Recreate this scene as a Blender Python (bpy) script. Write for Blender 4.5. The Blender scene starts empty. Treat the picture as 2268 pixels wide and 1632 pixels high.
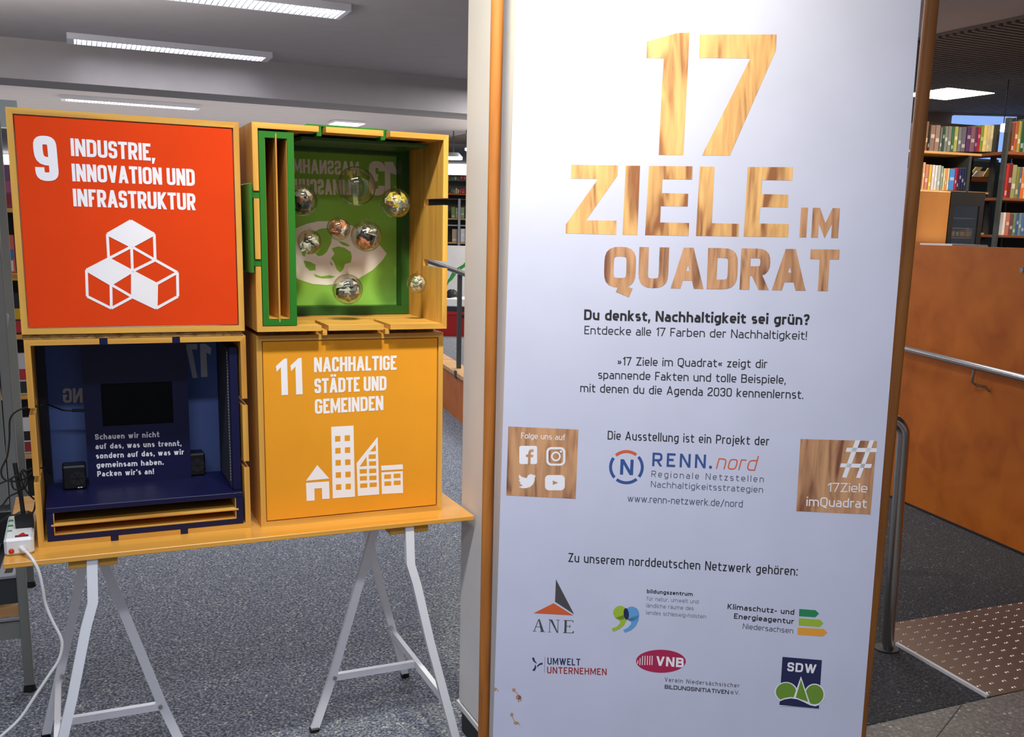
import bpy, math, random
from mathutils import Vector, Matrix
random.seed(7)
SC = bpy.context.scene
COL = SC.collection

# ------------------------------------------------------------------ camera (calibrated on the boxes and the banner)
FPX, CX, CY = 2177.2, 1166.5, 937.4
PITCH, ROLL, EYE = 0.19375, -0.02645, 1.49
def cam_axes():
    p, r = PITCH, ROLL
    f = Vector((0, math.cos(p), -math.sin(p))); rt = Vector((1, 0, 0)); dn = f.cross(rt)
    return (rt*math.cos(r)+dn*math.sin(r), rt*-math.sin(r)+dn*math.cos(r), f)
AX = cam_axes()
cam = bpy.data.objects.new('camera', bpy.data.cameras.new('camera')); COL.objects.link(cam)
cam.data.sensor_width = 36; cam.data.lens = FPX/2268*36
cam.data.shift_x = (1134-CX)/2268; cam.data.shift_y = (CY-816)/2268
cam.data.clip_start = .05; cam.data.clip_end = 200
cam.matrix_world = Matrix((( AX[0].x, -AX[1].x, -AX[2].x, 0), (AX[0].y, -AX[1].y, -AX[2].y, 0), (AX[0].z, -AX[1].z, -AX[2].z, EYE), (0, 0, 0, 1)))
SC.camera = cam
SC.view_settings.view_transform = 'Standard'; SC.view_settings.look = 'None'
SC.view_settings.gamma = 1; SC.view_settings.use_curve_mapping = False
SC.view_settings.exposure = 0.3

# ------------------------------------------------------------------ world, room lamps and added fill lights
W = bpy.data.worlds.new('world'); SC.world = W; W.use_nodes = True
W.node_tree.nodes['Background'].inputs[0].default_value = (.74, .82, 1, 1)
W.node_tree.nodes['Background'].inputs[1].default_value = .26
def area(name, loc, target, size, power, col, sy=None, spread=180):
    l = bpy.data.lights.new(name, 'AREA'); l.shape = 'RECTANGLE'; l.size = size; l.size_y = sy or size
    l.energy = power; l.color = col; l.spread = math.radians(spread)
    o = bpy.data.objects.new(name, l); COL.objects.link(o); o.location = loc
    o.rotation_euler = (Vector(target)-Vector(loc)).to_track_quat('-Z', 'Y').to_euler(); return o
TH, TX, TY = 0.433086, -1.168139, 2.255339
CT, ST = math.cos(TH), math.sin(TH)
def tube_lamp(name, loc, power, col, spread=180, length=1.5, w=.2):
    o = area(name, loc, (loc[0], loc[1], 0), length, power, col, w, spread); o.rotation_euler = (0, 0, TH); return o
tube_lamp('lamp_near', (0, .15, 2.78), 29, (.86, .91, 1), 150)
tube_lamp('lamp_side', (-.60, 1.40, 2.78), 21, (.80, .86, 1), 150, 1.0)
area('lamp_warm_spot', (-.12, 1.66, 2.72), (.0, 2.3, 2.05), .10, 11, (1, .91, .66), .10, 100)
tube_lamp('lamp_row_0', (-1.5, 5.9, 2.76), 40, (.86, .90, 1))
tube_lamp('lamp_row_1', (-2.6, 7.35, 2.76), 22, (.84, .88, 1))
tube_lamp('lamp_row_mid', (.9, 6.2, 2.76), 26, (.88, .90, 1))
tube_lamp('lamp_row_2', (-4.3, 10.7, 2.76), 30, (.88, .90, 1))
tube_lamp('table_glare_fill', (.26, 9.2, 2.76), 60, (.95, .95, 1), 180, .8, .5)  # added light, hidden by the banner, to put glare on the table end
area('fill_back_hall', (2, 14, 2.75), (2, 14, 0), 4, 240, (1, .95, .88), 2)  # added fill so that the far hall is not dark
area('fill_right_hall', (3.3, 6.6, 2.75), (3.3, 6.6, 0), 1.2, 50, (1, .87, .70), .6)  # added room fill that brightens the cabinets on the right
area('ceiling_fill_left', (-3.5, 4.2, 1.95), (-3.5, 4.2, 3), 3, 110, (.98, .93, .94), 4)  # added upward fill without a fixture, lifts the near left ceiling
area('ceiling_fill_far_left', (-5, 13, 1.95), (-5, 13, 3), 6, 70, (1, .94, .94), 5)  # added to brighten the ceiling beyond the beam, no real uplight
area('ceiling_fill_hall', (1, 12.5, 2.0), (1, 12.5, 3), 4, 90, (1, .92, .86), 4)  # added fill aimed up at the far hall ceiling
area('ceiling_fill_behind', (-1.5, -2.5, 1.9), (-1.5, -2.5, 3), 4, 80, (.92, .93, 1), 3)  # unseen fill added behind the camera, lights the ceiling there

# ------------------------------------------------------------------ projection helpers: where a sight line meets a real plane
EYEV = Vector((0, 0, EYE))
def ray(px, py): return AX[0]*((px-CX)/FPX) + AX[1]*((py-CY)/FPX) + AX[2]
def at_z(px, py, z): d = ray(px, py); return EYEV + d*((z-EYE)/d.z)
def at_y(px, py, y): d = ray(px, py); return EYEV + d*(y/d.y)
class Plane:
    """a flat upright (or leaning) plane: X along it, Y away from the viewer, Z up it"""
    def __init__(s, o, X, Y, Z): s.o, s.X, s.Y, s.Z = Vector(o), Vector(X), Vector(Y), Vector(Z)
    def loc(s, px, py, d=0):
        r = ray(px, py); q = s.o + s.Y*d; t = (q-EYEV).dot(s.Y)/r.dot(s.Y); w = EYEV+r*t-s.o
        return (w.dot(s.X), w.dot(s.Z))
    def mat(s):
        m = Matrix.Identity(4)
        for i, v in enumerate((s.X, s.Y, s.Z)):
            for j in range(3): m[j][i] = v[j]
        for j in range(3): m[j][3] = s.o[j]
        return m
    def rect(s, x0, y0, x1, y1, d=0):
        a, b = s.loc(x0, y1, d), s.loc(x1, y0, d); c, e = s.loc(x0, y0, d), s.loc(x1, y1, d)
        return ((a[0]+c[0])/2, (a[1]+e[1])/2, (b[0]+e[0])/2, (b[1]+c[1])/2)
def yawplane(o, yaw, lean=0, roll=0):
    X = Vector((math.cos(yaw), math.sin(yaw), 0)); Y = Vector((-math.sin(yaw), math.cos(yaw), 0)); Z = Vector((0, 0, 1))
    Z2 = Z*math.cos(lean)+Y*math.sin(lean); Y2 = Y*math.cos(lean)-Z*math.sin(lean)
    X3 = X*math.cos(roll)+Z2*math.sin(roll); Z3 = Z2*math.cos(roll)-X*math.sin(roll)
    return Plane(o, X3, Y2, Z3)
TP = yawplane((TX, TY, EYE), TH)            # table frame: u along the table, d away, z relative to eye height
WORLD = Plane((0, 0, 0), (1, 0, 0), (0, 1, 0), (0, 0, 1))

# ------------------------------------------------------------------ materials
MATS = {}
def srgb(r, g, b):
    f = lambda c: (c/255/12.92) if c/255 <= .04045 else ((c/255+.055)/1.055)**2.4
    return (f(r), f(g), f(b), 1)
def mat(name, rgb, rough=.5, metal=0, spec=.5, coat=0, emit=0, bump=0, bscale=200, trans=0):
    if name in MATS: return MATS[name]
    m = bpy.data.materials.new(name); m.use_nodes = True; MATS[name] = m
    nt = m.node_tree; b = nt.nodes['Principled BSDF']; c = srgb(*rgb)
    b.inputs['Base Color'].default_value = c; b.inputs['Roughness'].default_value = rough
    b.inputs['Metallic'].default_value = metal; b.inputs['Specular IOR Level'].default_value = spec
    b.inputs['Coat Weight'].default_value = coat; b.inputs['Coat Roughness'].default_value = .15
    b.inputs['Transmission Weight'].default_value = trans
    if emit: b.inputs['Emission Color'].default_value = c; b.inputs['Emission Strength'].default_value = emit
    # slight procedural tone variation so nothing is perfectly flat
    tc = nt.nodes.new('ShaderNodeTexCoord'); n = nt.nodes.new('ShaderNodeTexNoise'); n.inputs['Scale'].default_value = 6
    nt.links.new(tc.outputs['Object'], n.inputs['Vector'])
    if not emit:
        mx = nt.nodes.new('ShaderNodeMix'); mx.data_type = 'RGBA'; mx.inputs[6].default_value = c
        mx.inputs[7].default_value = (c[0]*.86, c[1]*.86, c[2]*.86, 1)
        nt.links.new(n.outputs['Fac'], mx.inputs[0]); nt.links.new(mx.outputs[2], b.inputs['Base Color'])
    if bump:
        n2 = nt.nodes.new('ShaderNodeTexNoise'); n2.inputs['Scale'].default_value = bscale
        nt.links.new(tc.outputs['Object'], n2.inputs['Vector']); bp = nt.nodes.new('ShaderNodeBump')
        bp.inputs['Strength'].default_value = bump; bp.inputs['Distance'].default_value = .002
        nt.links.new(n2.outputs['Fac'], bp.inputs['Height']); nt.links.new(bp.outputs[0], b.inputs['Normal'])
    return m
def ramp(nt, stops):
    r = nt.nodes.new('ShaderNodeValToRGB'); e = r.color_ramp.elements
    while len(e) < len(stops): e.new(.5)
    for i, (p, c) in enumerate(stops): e[i].position = p; e[i].color = c
    return r
def wood(name, light, dark, axis, rough=.4, across=26, along=2.2, coat=.0, wave=.5, spec=.5, contrast=1, dist=5):
    """grain runs along the given object axis"""
    if name in MATS: return MATS[name]
    m = bpy.data.materials.new(name); m.use_nodes = True; MATS[name] = m; nt = m.node_tree; b = nt.nodes['Principled BSDF']
    tc = nt.nodes.new('ShaderNodeTexCoord'); oi = nt.nodes.new('ShaderNodeObjectInfo')
    ad = nt.nodes.new('ShaderNodeVectorMath'); ad.operation = 'ADD'
    mu = nt.nodes.new('ShaderNodeMath'); mu.operation = 'MULTIPLY'; mu.inputs[1].default_value = 13.7
    nt.links.new(oi.outputs['Random'], mu.inputs[0]); nt.links.new(tc.outputs['Object'], ad.inputs[0]); nt.links.new(mu.outputs[0], ad.inputs[1])
    mp = nt.nodes.new('ShaderNodeMapping'); s = [across]*3; s[axis] = along; mp.inputs['Scale'].default_value = s
    nt.links.new(ad.outputs[0], mp.inputs['Vector'])
    n1 = nt.nodes.new('ShaderNodeTexNoise'); n1.inputs['Scale'].default_value = 1; n1.inputs['Detail'].default_value = 6; n1.inputs['Distortion'].default_value = .6
    nt.links.new(mp.outputs[0], n1.inputs['Vector'])
    mp2 = nt.nodes.new('ShaderNodeMapping'); s2 = [across*.35]*3; s2[axis] = along*.5; mp2.inputs['Scale'].default_value = s2
    nt.links.new(ad.outputs[0], mp2.inputs['Vector'])
    wv = nt.nodes.new('ShaderNodeTexNoise'); wv.inputs['Scale'].default_value = 1; wv.inputs['Distortion'].default_value = dist*.3; wv.inputs['Detail'].default_value = 1
    nt.links.new(mp2.outputs[0], wv.inputs['Vector'])
    ml = nt.nodes.new('ShaderNodeMath'); ml.operation = 'MULTIPLY'; ml.inputs[1].default_value = 11
    fr = nt.nodes.new('ShaderNodeMath'); fr.operation = 'SINE'
    nt.links.new(wv.outputs['Fac'], ml.inputs[0]); nt.links.new(ml.outputs[0], fr.inputs[0])
    m2 = nt.nodes.new('ShaderNodeMath'); m2.operation = 'MULTIPLY_ADD'; m2.inputs[1].default_value = .16*wave; m2.use_clamp = True
    nt.links.new(fr.outputs[0], m2.inputs[0]); nt.links.new(n1.outputs['Fac'], m2.inputs[2])
    L, D = srgb(*light), srgb(*dark); M = tuple(L[i]*.6+D[i]*.4 for i in range(3))+(1,)
    r = ramp(nt, ((.5-.24/contrast, L), (.52, M), (.5+.26/contrast, D)))
    nt.links.new(m2.outputs[0], r.inputs[0]); nt.links.new(r.outputs[0], b.inputs['Base Color'])
    b.inputs['Roughness'].default_value = rough; b.inputs['Specular IOR Level'].default_value = spec
    b.inputs['Coat Weight'].default_value = coat; b.inputs['Coat Roughness'].default_value = .12
    bp = nt.nodes.new('ShaderNodeBump'); bp.inputs['Strength'].default_value = .12; bp.inputs['Distance'].default_value = .001
    nt.links.new(n1.outputs['Fac'], bp.inputs['Height']); nt.links.new(bp.outputs[0], b.inputs['Normal'])
    return m
def speckle(name, cols, scale, rough=.95, bump=.5, spec=.2):
    if name in MATS: return MATS[name]
    m = bpy.data.materials.new(name); m.use_nodes = True; MATS[name] = m; nt = m.node_tree; b = nt.nodes['Principled BSDF']
    tc = nt.nodes.new('ShaderNodeTexCoord'); n = nt.nodes.new('ShaderNodeTexNoise'); n.inputs['Scale'].default_value = scale
    n.inputs['Detail'].default_value = 3; n.inputs['Roughness'].default_value = .7
    nt.links.new(tc.outputs['Object'], n.inputs['Vector'])
    r = ramp(nt, cols); nt.links.new(n.outputs['Fac'], r.inputs[0])
    # sparse flecks of another tone
    v = nt.nodes.new('ShaderNodeTexVoronoi'); v.inputs['Scale'].default_value = scale*.42; nt.links.new(tc.outputs['Object'], v.inputs['Vector'])
    r2 = ramp(nt, ((.0, (1, 1, 1, 1)), (.17, (1, 1, 1, 1)), (.24, (0, 0, 0, 1)))); nt.links.new(v.outputs['Distance'], r2.inputs[0])
    n3 = nt.nodes.new('ShaderNodeTexNoise'); n3.inputs['Scale'].default_value = scale*.12; nt.links.new(tc.outputs['Object'], n3.inputs['Vector'])
    r3 = ramp(nt, ((.5, (0, 0, 0, 1)), (.56, (1, 1, 1, 1)))); nt.links.new(n3.outputs['Fac'], r3.inputs[0])
    mm = nt.nodes.new('ShaderNodeMath'); mm.operation = 'MULTIPLY'; nt.links.new(r2.outputs[0], mm.inputs[0]); nt.links.new(r3.outputs[0], mm.inputs[1])
    mx = nt.nodes.new('ShaderNodeMix'); mx.data_type = 'RGBA'; nt.links.new(mm.outputs[0], mx.inputs[0]); nt.links.new(r.outputs[0], mx.inputs[6])
    mx.inputs[7].default_value = cols[-1][1]; nt.links.new(mx.outputs[2], b.inputs['Base Color'])
    b.inputs['Roughness'].default_value = rough; b.inputs['Specular IOR Level'].default_value = spec
    if bump:
        bp = nt.nodes.new('ShaderNodeBump'); bp.inputs['Strength'].default_value = bump; bp.inputs['Distance'].default_value = .004
        nt.links.new(n.outputs['Fac'], bp.inputs['Height']); nt.links.new(bp.outputs[0], b.inputs['Normal'])
    return m
def clear_plastic(name):
    m = bpy.data.materials.new(name); m.use_nodes = True; nt = m.node_tree; MATS[name] = m
    for n in list(nt.nodes): nt.nodes.remove(n)
    o = nt.nodes.new('ShaderNodeOutputMaterial'); t = nt.nodes.new('ShaderNodeBsdfTransparent'); g = nt.nodes.new('ShaderNodeBsdfGlossy')
    t.inputs[0].default_value = (.90, .90, .86, 1); g.inputs['Roughness'].default_value = .03
    lw = nt.nodes.new('ShaderNodeLayerWeight'); pw = nt.nodes.new('ShaderNodeMath'); pw.operation = 'POWER'; pw.inputs[1].default_value = 2.6
    f = nt.nodes.new('ShaderNodeMath'); f.operation = 'MULTIPLY_ADD'; f.inputs[1].default_value = .85; f.inputs[2].default_value = .08
    nt.links.new(lw.outputs['Facing'], pw.inputs[0]); nt.links.new(pw.outputs[0], f.inputs[0]); mx = nt.nodes.new('ShaderNodeMixShader')
    nt.links.new(f.outputs[0], mx.inputs[0]); nt.links.new(t.outputs[0], mx.inputs[1]); nt.links.new(g.outputs[0], mx.inputs[2]); nt.links.new(mx.outputs[0], o.inputs[0])
    return m

PL, PD = (222, 172, 80), (174, 114, 42)
WX = wood('pine_along_x', PL, PD, 0, rough=.5, spec=.3); WY = wood('pine_along_y', PL, PD, 1, rough=.5, spec=.3); WZ = wood('pine_along_z', PL, PD, 2, rough=.5, spec=.3)
WTOP = wood('varnished_table_pine', (228, 170, 72), (194, 124, 40), 0, rough=.34, coat=.45, across=14, along=1.2)
WBEECH = wood('orange_beech_veneer', (196, 108, 34), (162, 80, 18), 0, rough=.45, across=5, along=1.2, wave=.3, spec=.3)
WPOST = wood('dark_beech_post', (182, 116, 48), (138, 78, 28), 2, rough=.5, across=40, along=2, wave=.4)
WPLANK = wood('pale_shelf_plank', (206, 160, 104), (170, 118, 66), 0, across=12)
WOLIVE = wood('printed_olive_wood', (224, 176, 112), (140, 86, 48), 2, rough=.55, across=46, along=5, wave=.9, contrast=1.15, dist=7)
WOLIVE2 = wood('printed_olive_wood_dark', (196, 148, 108), (116, 70, 48), 2, rough=.55, across=54, along=6, wave=.9, contrast=1.15, dist=8)
BOARD = wood('pressed_board', (170, 128, 66), (104, 66, 26), 0, across=160, along=60, wave=.2, contrast=1.6, rough=.8)
WHITE = mat('white_paint', (222, 222, 226), .45)
STEEL = mat('white_lacquered_steel', (242, 244, 250), .35, spec=.5)
WALLW = mat('white_plaster', (214, 212, 212), .8)
BANNER = mat('banner_sheet_white', (196, 199, 222), .5)
INK = mat('print_black', (26, 26, 30), .6); INKG = mat('print_grey', (120, 122, 134), .6); INKS = mat('print_slate', (74, 78, 100), .6)
INKB = mat('print_blue', (44, 78, 142), .6); INKN = mat('print_navy', (24, 32, 78), .6); INKO = mat('print_orange', (206, 90, 42), .6)
INKR = mat('print_red', (160, 34, 34), .6); INKM = mat('print_magenta', (168, 26, 74), .6); INKW = mat('print_white', (232, 232, 240), .6)
INKDG = mat('print_dark_green', (30, 132, 84), .6); INKL = mat('print_lime', (152, 182, 50), .6); INKY = mat('print_amber', (226, 156, 48), .6)
INKC = mat('print_charcoal', (70, 68, 70), .6); INKLB = mat('print_light_blue', (92, 154, 208), .6); INKG2 = mat('print_leaf_green', (104, 144, 44), .6)
INKP = mat('print_fabric_white', (246, 242, 244), .8)
ORANGE = mat('orange_fabric', (226, 66, 14), .9, spec=.2, bump=.15, bscale=900); AMBER = mat('amber_fabric', (234, 158, 40), .9, spec=.2, bump=.15, bscale=900)
GREENF = mat('green_fabric', (138, 196, 76), .8, bump=.15, bscale=900); BLUEF = mat('blue_fabric', (104, 128, 196), .8, bump=.15, bscale=900)
GREENP = mat('green_paint', (38, 116, 26), .4); GREEND = mat('dark_green_paint', (32, 84, 26), .4)
NAVY = mat('navy_paint', (17, 18, 60), .4, spec=.35); BLACK = mat('black_plastic', (14, 14, 16), .35); BLACKM = mat('black_cable', (16, 16, 18), .6)
SCREEN = mat('black_screen', (5, 5, 6), .3, spec=.15); WPL = mat('white_plastic', (228, 228, 226), .3)
GREYM = mat('grey_green_metal', (138, 141, 134), .45); GREYD = mat('dark_grey_metal', (62, 66, 66), .5, metal=.2); GREYL = mat('light_grey_metal', (170, 174, 180), .35, metal=.5)
INOX = mat('brushed_stainless_steel', (196, 192, 186), .22, metal=1); INOXW = mat('polished_edge_steel', (236, 236, 236), .25, metal=.6)
PLATEM = mat('tread_plate_steel', (132, 112, 98), .5, metal=.5, bump=.1, bscale=60)
CARPET = speckle('speckled_grey_carpet', ((.35, srgb(54, 60, 71)), (.47, srgb(95, 101, 112)), (.57, srgb(131, 136, 145)), (.69, srgb(190, 188, 174))), 120)
CARPET2 = speckle('dark_ramp_carpet', ((.30, srgb(40, 42, 46)), (.47, srgb(66, 66, 68)), (.60, srgb(88, 88, 88)), (.72, srgb(130, 130, 124))), 105)
STONE = speckle('grey_stone_floor', ((.32, srgb(104, 100, 96)), (.5, srgb(128, 124, 118)), (.62, srgb(150, 146, 140)), (.75, srgb(205, 205, 200))), 90, rough=.5, bump=.05, spec=.4)
CEIL = mat('ceiling_paint', (176, 170, 168), .9); CEILD = mat('ceiling_paint_dark', (128, 116, 108), .9)
BALLM = clear_plastic('clear_ball_plastic')
GLOW = mat('lamp_glow', (245, 247, 255), .5, emit=9); GLOWS = mat('lamp_glow_soft', (240, 244, 255), .5, emit=3.2)
RED = mat('red_plastic', (176, 18, 22), .4); REDT = mat('red_rocker', (200, 40, 30), .3); GRNT = mat('green_socket', (30, 150, 70), .4)

# ------------------------------------------------------------------ mesh building
class MB:
    def __init__(s, frame=WORLD): s.v, s.f, s.m, s.mats, s.fr, s.sm = [], [], [], [], frame, []
    def _mi(s, m):
        if m is None: return 0
        if m not in s.mats: s.mats.append(m)
        return s.mats.index(m)
    def add(s, vs, fs, m=None, smooth=False):
        k = len(s.v); s.v += [tuple(v) for v in vs]
        for f in fs: s.f.append(tuple(i+k for i in f)); s.m.append(s._mi(m)); s.sm.append(smooth)
        return s
    def box(s, x0, x1, y0, y1, z0, z1, m=None, bev=0):
        if x0 > x1: x0, x1 = x1, x0
        if y0 > y1: y0, y1 = y1, y0
        if z0 > z1: z0, z1 = z1, z0
        b = min(bev, (x1-x0)*.45, (y1-y0)*.45, (z1-z0)*.45)
        if b <= 0:
            v = [(x, y, z) for x in (x0, x1) for y in (y0, y1) for z in (z0, z1)]
            return s.add(v, [(0, 1, 3, 2), (4, 6, 7, 5), (0, 4, 5, 1), (2, 3, 7, 6), (0, 2, 6, 4), (1, 5, 7, 3)], m)
        v = []; idx = {}
        X, Y, Z = (x0, x1), (y0, y1), (z0, z1)
        for i in (0, 1):
            for j in (0, 1):
                for k in (0, 1):
                    sx, sy, sz = (1-2*i)*b, (1-2*j)*b, (1-2*k)*b
                    idx[i, j, k, 0] = len(v); v.append((X[i], Y[j]+sy, Z[k]+sz))
                    idx[i, j, k, 1] = len(v); v.append((X[i]+sx, Y[j], Z[k]+sz))
                    idx[i, j, k, 2] = len(v); v.append((X[i]+sx, Y[j]+sy, Z[k]))
        F = []
        for i in (0, 1):
            q = [idx[i, 0, 0, 0], idx[i, 1, 0, 0], idx[i, 1, 1, 0], idx[i, 0, 1, 0]]; F.append(q if i else q[::-1])
            q = [idx[0, i, 0, 1], idx[0, i, 1, 1], idx[1, i, 1, 1], idx[1, i, 0, 1]]; F.append(q if i else q[::-1])
            q = [idx[0, 0, i, 2], idx[1, 0, i, 2], idx[1, 1, i, 2], idx[0, 1, i, 2]]; F.append(q if i else q[::-1])
            for j in (0, 1):
                q = [idx[i, j, 0, 0], idx[i, j, 1, 0], idx[i, j, 1, 1], idx[i, j, 0, 1]]; F.append(q if i == j else q[::-1])
                q = [idx[i, 0, j, 0], idx[i, 0, j, 2], idx[i, 1, j, 2], idx[i, 1, j, 0]]; F.append(q if i == j else q[::-1])
                q = [idx[0, i, j, 1], idx[1, i, j, 1], idx[1, i, j, 2], idx[0, i, j, 2]]; F.append(q if i == j else q[::-1])
                for k in (0, 1):
                    q = [idx[i, j, k, 0], idx[i, j, k, 1], idx[i, j, k, 2]]; F.append(q if (i+j+k) % 2 else q[::-1])
        return s.add(v, F, m)
    def prism(s, pts, ax, a0, a1, m=None):
        """pts: 2-D outline in the two other axes (x,z for ax=1; y,z for ax=0; x,y for ax=2)"""
        def P(p, a): return {0: (a, p[0], p[1]), 1: (p[0], a, p[1]), 2: (p[0], p[1], a)}[ax]
        n = len(pts); v = [P(p, a0) for p in pts]+[P(p, a1) for p in pts]
        f = [tuple(range(n))[::-1], tuple(range(n, 2*n))]+[(i, (i+1) % n, n+(i+1) % n, n+i) for i in range(n)]
        return s.add(v, f, m)
    def tube(s, pts, r, n=10, m=None, cap=True, r2=None):
        pts = [Vector(p) for p in pts]; L = len(pts); v = []
        up = None
        for i, p in enumerate(pts):
            t = (pts[min(i+1, L-1)]-pts[max(i-1, 0)]).normalized()
            if up is None:
                up = Vector((0, 0, 1)) if abs(t.z) < .9 else Vector((1, 0, 0))
            a = (up - t*up.dot(t)).normalized(); b = t.cross(a); up = a
            rr = r if r2 is None else r+(r2-r)*i/(L-1)
            for k in range(n): w = 2*math.pi*k/n; v.append(p+a*math.cos(w)*rr+b*math.sin(w)*rr)
        f = [(i*n+k, i*n+(k+1) % n, (i+1)*n+(k+1) % n, (i+1)*n+k) for i in range(L-1) for k in range(n)]
        if cap: f += [tuple(range(n))[::-1], tuple((L-1)*n+k for k in range(n))]
        return s.add(v, f, m, True)
    def bar(s, pts, wv, hv, m=None):
        """flat bar through pts, section half-vectors wv, hv (Vectors)"""
        wv, hv = Vector(wv), Vector(hv); v = []
        for p in pts:
            p = Vector(p); v += [p-wv-hv, p+wv-hv, p+wv+hv, p-wv+hv]
        f = [(i*4+k, i*4+(k+1) % 4, i*4+4+(k+1) % 4, i*4+4+k) for i in range(len(pts)-1) for k in range(4)]
        k = 4*(len(pts)-1); f += [(3, 2, 1, 0), (k, k+1, k+2, k+3)]
        return s.add(v, f, m)
    def sphere(s, c, r, n=24, k=14, m=None, fn=None):
        v = []; 
        for i in range(k+1):
            for j in range(n):
                a, b = math.pi*i/k, 2*math.pi*j/n; d = Vector((math.sin(a)*math.cos(b), math.sin(a)*math.sin(b), math.cos(a)))
                q = fn(d) if fn else 1; v.append(Vector(c)+d*r*q)
        f = [(i*n+j, (i+1)*n+j, (i+1)*n+(j+1) % n, i*n+(j+1) % n) for i in range(k) for j in range(n)]
        return s.add(v, f, m, True)
    def disc(s, c, r0, r1, z0, z1, n=32, m=None):
        v = [(c[0]+math.cos(2*math.pi*k/n)*r, c[1]+math.sin(2*math.pi*k/n)*r, z) for r, z in ((r0, z0), (r1, z1)) for k in range(n)]
        f = [tuple(range(n))[::-1], tuple(range(n, 2*n))]+[(k, (k+1) % n, n+(k+1) % n, n+k) for k in range(n)]
        return s.add(v, f, m)
    def build(s, name, m=None, parent=None, label=None, cat=None, group=None, kind=None):
        me = bpy.data.meshes.new(name)
        F = s.fr.mat(); inv = ROOTM[parent.name].inverted() if parent else Matrix.Identity(4)
        M = inv @ F
        org = Vector((0, 0, 0))
        if not parent:
            ws = [F @ Vector(v) for v in s.v]; org = Vector((sum(w.x for w in ws)/len(ws), sum(w.y for w in ws)/len(ws), min(w.z for w in ws)))
            vs = [w-org for w in ws]
        else: vs = [M @ Vector(v) for v in s.v]
        me.from_pydata([tuple(v) for v in vs], [], s.f)
        for q in (s.mats if s.mats else [m]): me.materials.append(q)
        me.polygons.foreach_set('material_index', s.m); me.polygons.foreach_set('use_smooth', s.sm)
        if any(s.sm):
            try: me.set_sharp_from_angle(angle=math.radians(50))
            except Exception: pass
        me.update()
        o = bpy.data.objects.new(name, me); COL.objects.link(o)
        if parent: o.parent = parent
        else: o.location = org
        ROOTM[o.name] = ROOTM[parent.name] if parent else Matrix.Translation(org)
        tag(o, label, cat, group, kind); return o
ROOTM = {}
def tag(o, label=None, cat=None, group=None, kind=None):
    for k, v in (('label', label), ('category', cat), ('group', group), ('kind', kind)):
        if v: o[k] = v
    return o
def thing(name, frame, loc, label, cat, group=None, kind=None):
    """an Empty at the base of a thing, turned like its frame"""
    o = bpy.data.objects.new(name, None); COL.objects.link(o); o.empty_display_size = .1
    F = frame.mat(); p = F @ Vector(loc); M = F.to_3x3().to_4x4(); M.translation = p
    o.matrix_world = M; ROOTM[o.name] = M; tag(o, label, cat, group, kind); return o

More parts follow.
